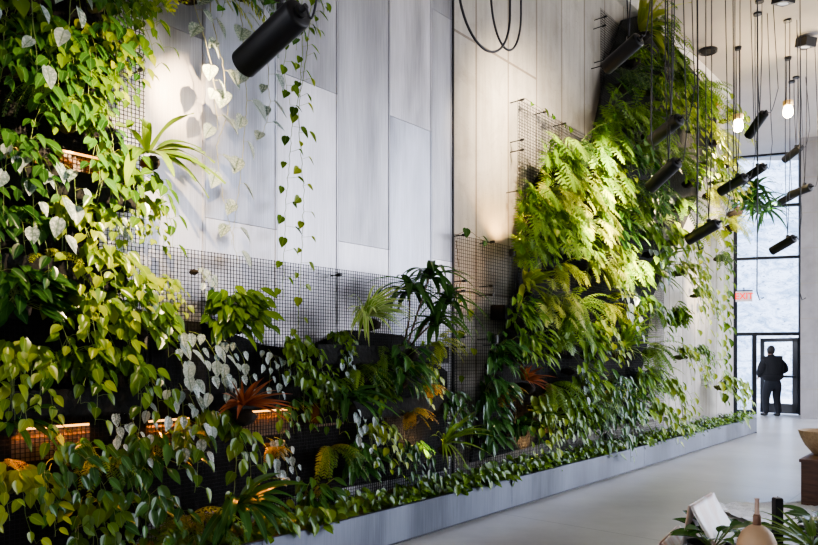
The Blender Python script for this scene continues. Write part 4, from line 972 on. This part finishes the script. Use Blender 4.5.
wall_plants([
 ('straplime', 630, 34, 1.35, 'strap-leaved fern at the highest point of the foliage by the ceiling'),
 ('philo', 652, 62, 1.2, 'green split-leaf plant right of the topmost hanging spotlight'),
 ('ferndark', 612, 82, 1.3, 'dark fern just under the topmost hanging spotlight'),
 ('bright', 640, 88, 1.2, 'bright trailing vine behind the cables right below the topmost spotlight'),
 ('philo', 668, 82, 1.2, 'split-leaf plant along the ceiling edge, second below the highest strap fern'),
 ('fern', 690, 92, 1.3, 'green fern along the ceiling edge left of the round ceiling speaker cable'),
 ('amber', 704, 104, .9, 'brownish fern near the far upper tip of the foliage'),
 ('bright', 716, 118, 1.1, 'bright vine at the far upper tip of the foliage, near the left bulb'),
 ('philo', 600, 122, 1.25, 'dull green split-leaf plant at the upper left rim, above the bare wire corner'),
 ('fern', 626, 120, 1.25, 'fern left of the second hanging spotlight'),
 ('bright', 656, 108, 1.2, 'bright vine above the second hanging spotlight'),
 ('bright', 684, 126, 1.2, 'bright vine right of the second hanging spotlight'),
 ('philolime', 708, 140, 1.1, 'pale lime split-leaf plant near the window side above the palm-like dracaena'),
 ('philo', 542, 168, 1.1, 'shadowed grey-green split-leaf plant at the left rim below the bare wire corner'),
 ('ferndark', 566, 152, 1.15, 'dark shaded fern at the left rim under the bare wire corner'),
 ('philo', 586, 150, 1.2, 'split-leaf plant right of the dark shaded fern'),
 ('deep', 612, 158, 1.2, 'dark trailing pothos left below the second hanging spotlight'),
 ('philo', 636, 152, 1.2, 'split-leaf plant between the second and third hanging spotlights'),
 ('fern', 664, 158, 1.2, 'fern above the third hanging spotlight'),
 ('bright', 694, 160, 1.2, 'bright vine right of the third hanging spotlight'),
 ('fernlime', 716, 162, 1.2, 'lime fern at the window-side rim above the palm-like dracaena'),
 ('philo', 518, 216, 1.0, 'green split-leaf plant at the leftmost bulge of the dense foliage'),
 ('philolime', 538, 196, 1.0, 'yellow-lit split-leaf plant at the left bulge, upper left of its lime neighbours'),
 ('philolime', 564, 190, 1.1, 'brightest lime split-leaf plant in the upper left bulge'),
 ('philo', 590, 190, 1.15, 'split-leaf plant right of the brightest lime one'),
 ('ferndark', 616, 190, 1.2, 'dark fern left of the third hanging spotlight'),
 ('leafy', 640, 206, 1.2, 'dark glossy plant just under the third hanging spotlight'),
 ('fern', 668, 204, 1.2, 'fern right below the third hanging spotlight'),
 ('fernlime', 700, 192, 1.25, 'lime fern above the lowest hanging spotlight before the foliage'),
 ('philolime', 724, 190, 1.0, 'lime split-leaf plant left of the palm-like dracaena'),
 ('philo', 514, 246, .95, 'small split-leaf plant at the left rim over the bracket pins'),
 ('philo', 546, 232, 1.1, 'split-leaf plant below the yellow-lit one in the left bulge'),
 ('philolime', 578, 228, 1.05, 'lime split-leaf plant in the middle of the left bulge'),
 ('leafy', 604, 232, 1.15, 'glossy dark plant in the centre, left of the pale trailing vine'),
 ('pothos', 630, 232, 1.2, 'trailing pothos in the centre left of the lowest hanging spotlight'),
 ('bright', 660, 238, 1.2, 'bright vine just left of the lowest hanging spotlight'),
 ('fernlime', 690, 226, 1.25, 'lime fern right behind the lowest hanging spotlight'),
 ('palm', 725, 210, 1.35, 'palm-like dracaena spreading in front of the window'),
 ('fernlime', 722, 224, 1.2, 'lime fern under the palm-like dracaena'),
 ('ferndark', 712, 256, .8, 'small dark fern hanging on bare concrete below the lowest spotlight'),
 ('straplime', 516, 286, 1.0, 'lime strap fern with long fronds at the left rim over the dark pot'),
 ('fernlime', 552, 268, 1.0, 'lime fern right of the long-fronded strap fern'),
 ('philolime', 584, 268, 1.0, 'pale lime split-leaf plant in the centre of the foliage'),
 ('philo', 612, 270, 1.1, 'split-leaf plant right of the pale lime centre one'),
 ('strap', 640, 272, 1.1, 'light strap fern in the centre below the lowest spotlight'),
 ('bright', 668, 268, 1.2, 'bright vine spilling onto bare concrete below the lowest spotlight'),
 ('leafygreen', 506, 318, .9, 'leafy plant over the dark trough at the left rim'),
 ('philolime', 540, 306, .95, 'lime split-leaf plant above the dark trough'),
 ('fern', 568, 306, 1.05, 'green fern right of the dark trough'),
 ('fernlime', 598, 306, 1.1, 'lime fern in the mid height centre of the foliage'),
 ('pothos', 628, 306, 1.15, 'trailing pothos mid height, left of the round dark bush'),
 ('bush', 666, 318, 1.15, 'round dark bush at the right rim beside bare concrete'),
 ('leafy', 484, 358, .95, 'dark glossy plant at the lower left rim under the bracket pins'),
 ('leafygreen', 514, 350, 1.0, 'leafy green plant below the dark trough'),
 ('grass', 546, 346, 1.0, 'blade-leaved plant right below the dark trough'),
 ('leafygreen', 578, 348, 1.05, 'leafy green plant in the lower centre of the foliage, below the lime fern'),
 ('grass', 610, 348, 1.15, 'blade-leaved plant in the lower centre, left of the dark round bush'),
 ('fern', 640, 348, 1.15, 'green fern left below the round dark bush'),
 ('bright', 672, 352, 1.05, 'bright vine under the round dark bush at the right rim'),
 ('leafy', 476, 398, .95, 'dark glossy plant low at the left rim near the steel edge'),
 ('brom', 512, 380, 1.1, 'rust red bromeliad in the lower left of the foliage'),
 ('fern', 540, 386, 1.05, 'fern right of the rust red bromeliad low in the foliage'),
 ('leafygreen', 568, 384, 1.05, 'leafy plant low in the foliage, second right of the rust bromeliad'),
 ('deep', 598, 382, 1.1, 'dark pothos low in the foliage, below the centre blade-leaved plant'),
 ('leafygreen', 628, 384, 1.15, 'leafy plant low on the right, under the green fern'),
 ('bright', 656, 384, 1.1, 'bright vine low on the right by bare concrete'),
 ('leafy', 482, 432, .8, 'glossy plant just above the planter, right of the blade-leaved one at the steel edge'),
 ('darkstrap', 508, 424, .9, 'dark strap-leaved plant just above the planter lamp'),
 ('grass', 536, 420, .9, 'yellowish blade-leaved plant above the small amber planter lamp'),
 ('leafygreen', 564, 420, .95, 'leafy plant above the planter, right of the small amber lamp'),
 ('deep', 590, 416, 1.0, 'dark pothos above the planter middle, over bare concrete'),
 ('leafygreen', 618, 412, 1.0, 'leafy plant near the far bottom of the foliage over the planter'),
 ('bright', 642, 408, 1.0, 'bright vine at the far bottom of the foliage over the planter'),
 ('bright', 712, 382, 1.25, 'bright bushy vine at the far planter end beside bare concrete'),
 ('pothos', 690, 350, .75, 'small vine clinging to bare concrete right of the round dark bush'),
 ('bright', 688, 292, .9, 'bright hanging vine on bare concrete above the round dark bush'),
 ('philo', 646, 30, 1.0, 'small split-leaf plant tucked against the ceiling edge, next to the highest strap fern'),
 ('leafygreen', 624, 60, .9, 'leafy plant half hidden behind the topmost hanging spotlight'),
 ('pothos', 676, 100, 1.0, 'trailing pothos between the two ferns along the ceiling edge'),
 ('leafygreen', 640, 132, .9, 'leafy plant crossed by the second hanging spotlight'),
 ('bright', 600, 172, .9, 'bright vine among the dark plants of the upper left rim'),
 ('leafygreen', 680, 180, 1.0, 'leafy plant right of the third hanging spotlight, above the lime fern'),
 ('spider', 552, 212, 1.0, 'pale spidery plant in the left bulge between lime split-leaf plants'),
 ('bright', 528, 222, .8, 'bright vine hanging at the outer left bulge'),
 ('fern', 592, 212, 1.0, 'green fern right of the spidery plant in the left bulge'),
 ('philo', 620, 214, 1.0, 'split-leaf plant below the dark fern, left of the third hanging spotlight'),
 ('spider', 652, 222, 1.0, 'pale spidery plant left of the lowest hanging spotlight'),
 ('leafygreen', 568, 250, .9, 'leafy plant in the centre of the left bulge, above the lime fern'),
 ('bright', 598, 250, .9, 'bright vine in the upper centre beside the dark glossy plant'),
 ('satin', 608, 290, 1.2, 'silvery trailing plant in the centre of the far foliage'),
 ('satin', 640, 250, 1.2, 'silvery trailing plant below the third hanging spotlight'),
 ('spider', 530, 324, .9, 'pale spidery plant over the leafy green one below the dark trough'),
 ('philo', 556, 328, .9, 'split-leaf plant just right below the dark trough'),
 ('bright', 586, 328, .9, 'bright vine below the lime fern of mid height'),
 ('leafygreen', 616, 328, 1.0, 'leafy plant left of the round dark bush, lower one'),
 ('satin', 560, 366, 1.0, 'silvery trailing plant low in the foliage below the blade-leaved plant'),
 ('amber', 494, 388, .9, 'reddish brown fern next to the rust bromeliad at the lower left'),
 ('bright', 526, 402, .9, 'bright vine below the rust bromeliad over the planter'),
 ('philo', 584, 400, .9, 'split-leaf plant low over the planter middle'),
 ('spider', 606, 396, 1.0, 'pale spidery plant low over the planter, far half'),
 ('pothos', 552, 402, .9, 'trailing pothos low over the planter, between two leafy plants'),
 ('fern', 640, 372, 1.0, 'fern low at the right rim left of the bright vine by bare concrete'),
 ('philo', 694, 108, .9, 'split-leaf plant near the upper tip below the fern of the ceiling edge'),
 ('pothos', 706, 180, 1.0, 'trailing pothos above the lime fern of the lowest spotlight'),
], GR)
# ground cover along the planter
ORD = 'first second third fourth fifth sixth seventh eighth ninth tenth eleventh twelfth thirteenth fourteenth fifteenth'.split()
NG = 28
for i in range(NG):
    s = 2.75 + (14.45 - 2.75) * i / (NG - 1); q = W(s, 0.18, PH - 0.03)
    k = i if i < NG // 2 else NG - 1 - i
    lab = f'low leafy groundcover in the steel planter, {ORD[k]} clump from its {"near" if i < NG // 2 else "far"} end'
    plant('ground', q, prng.uniform(.85, 1.1), lab, 'groundcover clumps in the steel planter')
# ------------------------------------------------------------------ single long vines along traced paths
def long_vine(pts, mat, leaf, gap, label, group, smat='stem_green', hang=1.0, wide=.75, seed=1, side=.5, pet=.04, name='hanging_vine', keep=1.0, r0=.003):
    r = random.Random(seed); P = [hit(x, y, o) for x, y, o in pts]; o0 = P[0].copy()
    R_ = Matrix.Rotation(-PHI, 3, 'Z'); P = [R_ @ (p - o0) for p in P]
    fine = []
    for a, b in zip(P[:-1], P[1:]):
        k = max(2, int((b - a).length / .03))
        for i in range(k): fine.append(a.lerp(b, i / k) + Vector((r.uniform(-.006, .006), r.uniform(-.006, .006), 0)))
    fine.append(P[-1]); e = empty(name, o0, PHI); tag(e, label, 'vine', group); lf, st = MB(), MB()
    st.tube(fine, [r0 * (1 - .4 * i / len(fine)) for i in range(len(fine))], 5, False, .5); acc = 0; sg = 1
    for a, b in zip(fine[:-1], fine[1:]):
        acc += (b - a).length
        if acc > gap:
            acc = r.uniform(-.3, .2) * gap; sg = -sg
            if r.random() > keep: continue
            o = Vector((sg * side * 2 * r.uniform(.5, 1.2), -r.uniform(.2, .8), r.uniform(-.1, .5))).normalized(); q = b + o * pet * r.uniform(.6, 1.4)
            st.tube([b, q], .0014, 4, False, r.random()); heart(lf, q, o, r, leaf * r.uniform(.65, 1.15), hang, wide)
    st.build('stem', smat, e, smooth=True); lf.build('foliage', mat, e); return e
GV = 'vines hanging from above the steel sheets'
long_vine([(205, -30, .3), (212, 20, .3), (222, 60, .28), (228, 110, .25), (216, 150, .2), (224, 200, .15), (238, 262, .14)], 'satin_silver', .14, .13, 'silvery vine with a long bare stem hanging left below the big black spotlight', GV, 'stem_straw', seed=3, keep=.85)
long_vine([(190, -30, .32), (196, 10, .32), (206, 40, .32), (214, 80, .3), (218, 130, .28)], 'satin_silver', .145, .085, 'pale silvery vine at the top casting round leaf shadows on the steel', GV, 'stem_straw', seed=8)
long_vine([(238, -30, .35), (243, 40, .33), (247, 100, .3), (243, 160, .22), (236, 210, .15), (232, 245, .14)], 'satin_silver', .145, .12, 'silvery vine hanging directly under the big black spotlight', GV, 'stem_straw', seed=12)
long_vine([(262, 0, .3), (268, 60, .3), (270, 110, .28), (262, 135, .26)], 'satin_silver', .12, .07, 'short pale silvery vine with large leaves behind the big black spotlight', GV, 'stem_straw', seed=15)
long_vine([(300, -30, .3), (303, 30, .3), (300, 90, .28), (292, 130, .25), (286, 200, .22), (284, 260, .2), (283, 300, .18)], 'pothos_green', .085, .075, 'long green vine hanging straight down over the pale steel to the wire mesh', GV, seed=21, side=.6, pet=.06)
long_vine([(312, -30, .3), (310, 20, .3), (306, 60, .3), (298, 110, .28), (304, 190, .22), (302, 250, .2), (298, 330, .18), (294, 380, .18)], 'pothos_bright', .08, .08, 'longest thin green vine, right of its straight neighbour on the pale steel', GV, seed=25, side=.65, pet=.06)
long_vine([(290, -20, .33), (288, 30, .33), (284, 70, .32), (290, 105, .3)], 'pothos_green', .08, .06, 'short green vine right behind the big black spotlight', GV, seed=29)
plant('deep', hit(236, -8, .2), 1.0, 'dark foliage clump at the top edge, left above the big black spotlight', GV)
plant('ferndark', hit(212, -14, .2), 1.0, 'dark fern at the top edge between the lime fern and the big spotlight', GV)
plant('pothos', hit(276, -18, .2), .8, 'green foliage clump at the top edge right behind the big black spotlight', GV)
plant('satin', hit(252, -14, .2), .9, 'silvery foliage clump at the top edge behind the big black spotlight', GV)
GD = 'thin vines creeping over the concrete'
long_vine([(455, 236, .16), (468, 230, .18), (482, 240, .18), (497, 246, .2)], 'pothos_deep', .10, .16, 'thin vine creeping along the top pins beside the steel edge', GD, 'stem_brown', seed=31)
long_vine([(456, 240, .16), (459, 270, .16), (463, 320, .16), (462, 380, .16), (465, 440, .16)], 'pothos_green', .10, .17, 'thin vine hanging down the wire mesh beside the steel edge', GD, 'stem_brown', seed=33, keep=.8)
long_vine([(470, 290, .2), (472, 330, .2), (472, 352, .2)], 'pothos_bright', .13, .2, 'short bright vine hanging on the wire mesh before bare concrete', GD, seed=36)
long_vine([(524, 98, .16), (540, 108, .18), (556, 120, .2), (575, 132, .2)], 'pothos_green', .12, .17, 'small vine creeping along the bare top corner of the wire', GD, 'stem_brown', seed=38)
GE = 'vines hanging on the far concrete'
for k, (xa, ya, xb, yb, sd_, ph) in enumerate(((700, 250, 698, 330, 41, 'leftmost of the thin far vines, starting below the lowest hanging spotlight'), (707, 265, 704, 372, 43, 'thin far vine on bare concrete, left of the one at the wall end'),
                                        (716, 240, 714, 390, 45, 'thin far vine hanging beside the small dark fern down to the planter'))):
    long_vine([(xa, ya, .2), (xa + 2, (ya + yb) / 2, .2), (xb, yb, .2)], 'pothos_bright', .15, .17, ph, GE, seed=sd_)
long_vine([(724, 215, .2), (725, 270, .2), (723, 330, .2), (721, 400, .2)], 'pothos_bright', .2, .09, 'leafy curtain-like vine at the end of the wall beside the window', GE, seed=51, side=.8, pet=.1)
long_vine([(728, 225, .2), (728, 300, .2), (726, 350, .2), (724, 402, .2)], 'pothos_green', .19, .10, 'green vine overhanging the window edge left of the exit sign', GE, seed=53, side=.8, pet=.1)
long_vine([(725, 86, .16), (732, 98, .3), (742, 118, .4)], 'pothos_bright', .22, .2, 'short bright vine hanging from the far foliage tip beside the left bulb', GE, seed=55)
# plants on the console table
def pot_plant(loc, kind_mesh, label, pot_r=.075, pot_h=.09, sc=.6, mat='pothos_deep'):
    e = empty('potted_plant', loc, 0); tag(e, label, 'potted plant', 'potted plants on the console table')
    mb = MB(); mb.lathe([(0, 0), (pot_r * .75, 0), (pot_r, pot_h), (pot_r * .92, pot_h), (pot_r * .88, pot_h - .012), (0, pot_h - .012)], 28); o = mb.build('pot', 'pot_grey', e); shade_auto(o)
    mb = MB(); mb.lathe([(pot_r * .87, pot_h - .011), (0, pot_h - .006)], 20); mb.build('soil', 'soil', e); return e
def pot_leaves(e, n, L, leaf, asp, mat, z, seed, prof=ELLI, up=(.3, 1.6), bend=(.3, 1.0), tip=.0):
    r = random.Random(seed); lf, st = MB(), MB()
    for i in range(n):
        a = 2 * PI * (i + r.random()) / n; o = Vector((math.cos(a), math.sin(a), r.uniform(*up))).normalized(); b = Vector((o.x * .015, o.y * .015, z)); q = b + o * L * r.uniform(.6, 1.2)
        st.tube([b, q], .0022, 5, False, r.random()); d = Vector((o.x, o.y, o.z * .6 - .1))
        lf.blade(q, d, (-o.x * .4, -o.y * .4 - .3, 1), leaf * r.uniform(.75, 1.15), leaf * asp, prof, bend=r.uniform(*bend), fold=.14, rnd=r.random(), nt=7)
    st.build('stem', 'stem_green', e, smooth=True); lf.build('foliage', mat, e)
q = at(712, 545, 2.2); e = pot_plant((q.x, 2.2, TT), None, 'broad-leaved dark green pot plant before the cream menu folders'); pot_leaves(e, 17, .07, .085, .5, 'pothos_deep', .08, 61)
q = at(800, 545, 2.12); e = pot_plant((q.x + .03, 2.1, TT), None, 'feathery pot plant with narrow arching leaves at the right end of the console table', sc=1); pot_leaves(e, 34, .05, .17, .12, 'strap_green', .08, 63, BLADE, (.5, 2.2), (.4, 1.4))
q = at(742, 545, 2.36); e = pot_plant((q.x, 2.36, TT), None, 'small dark-leaved pot plant behind the tan vase', .05, .07); pot_leaves(e, 14, .06, .075, .42, 'strap_dark', .06, 65)
q = at(822, 545, 2.36); e = pot_plant((q.x, 2.33, TT), None, 'dark bushy pot plant at the far right corner of the console table', .07, .09); pot_leaves(e, 30, .07, .11, .35, 'pothos_deep', .08, 67)
# ------------------------------------------------------------------ warm lamps tucked in the planting
def amber(x, y, off, pw, label, w=.5):
    e = glow(x, y, w, off, pw, label); s, z = sz(x, y, off)
    ld = bpy.data.lights.new('amber_light', 'AREA'); ld.shape = 'RECTANGLE'; ld.size = w; ld.size_y = .03; ld.energy = pw * .5; ld.color = (1, .36, .06)
    q = bpy.data.objects.new('amber_light', ld); COL.objects.link(q); q.parent = e; q.location = (0, -.022, -.004); q.rotation_euler = (rad(-38), 0, 0)
amber(52, 428, .112, 2.6, 'warm strip light glowing amber behind wire mesh at lower left', .42)
amber(168, 421, .112, 1.6, 'warm strip light glowing amber behind the silver pothos left of the rust bromeliad', .3)
amber(262, 412, .112, 2.4, 'warm strip light glowing amber below the rust red bromeliad', .5)
amber(328, 404, .112, 2, 'warm strip light glowing amber behind the dark strap-leaved plant', .35)
amber(86, 158, .112, 1.8, 'warm strip light glowing amber behind the pothos under the strap fern', .3)
amber(16, 160, .112, 1.5, 'warm strip light glowing amber at the left edge behind dark pothos', .3)
def puck(x, y, off, pw, label, col=(1, .6, .25)):
    p = hit(x, y, off); e = empty('uplight', p, PHI); tag(e, label, 'uplight', 'small amber uplights by the planter')
    mb = MB(); mb.lathe([(0, -.05), (.03, -.05), (.035, 0), (.03, .03), (.027, .03), (.027, .01), (0, .01)], 18); o = mb.build('body', 'black_metal', e); shade_auto(o)
    mb = MB(); mb.lathe([(0, .014), (.026, .014), (.026, .018), (0, .018)], 16); mb.build('lens', 'glow_amber', e)
    mb = MB(); mb.tube([(0, 0, -.05), (0, .0, -.12)], .006, 6); mb.build('spike', 'black_metal', e)
    ld = bpy.data.lights.new('uplight_beam', 'SPOT'); ld.energy = pw; ld.color = col; ld.spot_size = rad(110); ld.spot_blend = .8; ld.shadow_soft_size = .03
    q = bpy.data.objects.new('uplight_beam', ld); COL.objects.link(q); q.parent = e; q.location = (0, -.02, .05); q.rotation_euler = (rad(180 - 14), 0, 0)
puck(427, 466, .3, 12, 'small amber uplight below the blade-leaved plant at the steel edge')
puck(535, 462, .25, 14, 'small amber uplight standing at the planter before bare concrete')
puck(606, 436, .25, 10, 'small amber uplight at the far half of the planter')
puck(512, 252, .2, 12, 'small amber uplight glowing on concrete at the left bulge of the foliage')
puck(495, 338, .42, 10, 'small amber uplight below the dark trough at the left rim')
# ------------------------------------------------------------------ light
w = bpy.data.worlds.new('world'); scene.world = w; w.use_nodes = True
bg = w.node_tree.nodes['Background']
nt = w.node_tree; tc = nt.nodes.new('ShaderNodeTexCoord'); sx = nt.nodes.new('ShaderNodeSeparateXYZ'); nt.links.new(tc.outputs['Generated'], sx.inputs[0])
rp = nt.nodes.new('ShaderNodeValToRGB'); mr = nt.nodes.new('ShaderNodeMapRange'); mr.inputs[1].default_value = -1; nt.links.new(sx.outputs[2], mr.inputs[0]); nt.links.new(mr.outputs[0], rp.inputs[0])
el = rp.color_ramp.elements; el[0].position = .46; el[0].color = (.30, .29, .28, 1); el[1].position = .52; el[1].color = (.96, .96, 1.0, 1)
for q, c in ((.62, (.78, .83, 1.0, 1)), (1.0, (.45, .6, 1.0, 1))): k = el.new(q); k.color = c
nt.links.new(rp.outputs[0], bg.inputs[0]); bg.inputs[1].default_value = 2.05
sd = bpy.data.lights.new('sun', 'SUN'); sd.energy = 4.0; sd.angle = rad(0.6); sd.color = (1, 0.95, 0.88)
so = bpy.data.objects.new('sun', sd); COL.objects.link(so); so.rotation_euler = Vector((0.12, -0.68, 0.75)).to_track_quat('Z', 'Y').to_euler()
scene.view_settings.view_transform = 'AgX'; scene.view_settings.look = 'AgX - Medium High Contrast'; scene.view_settings.exposure = 2.08
scene.cycles.use_denoising = True
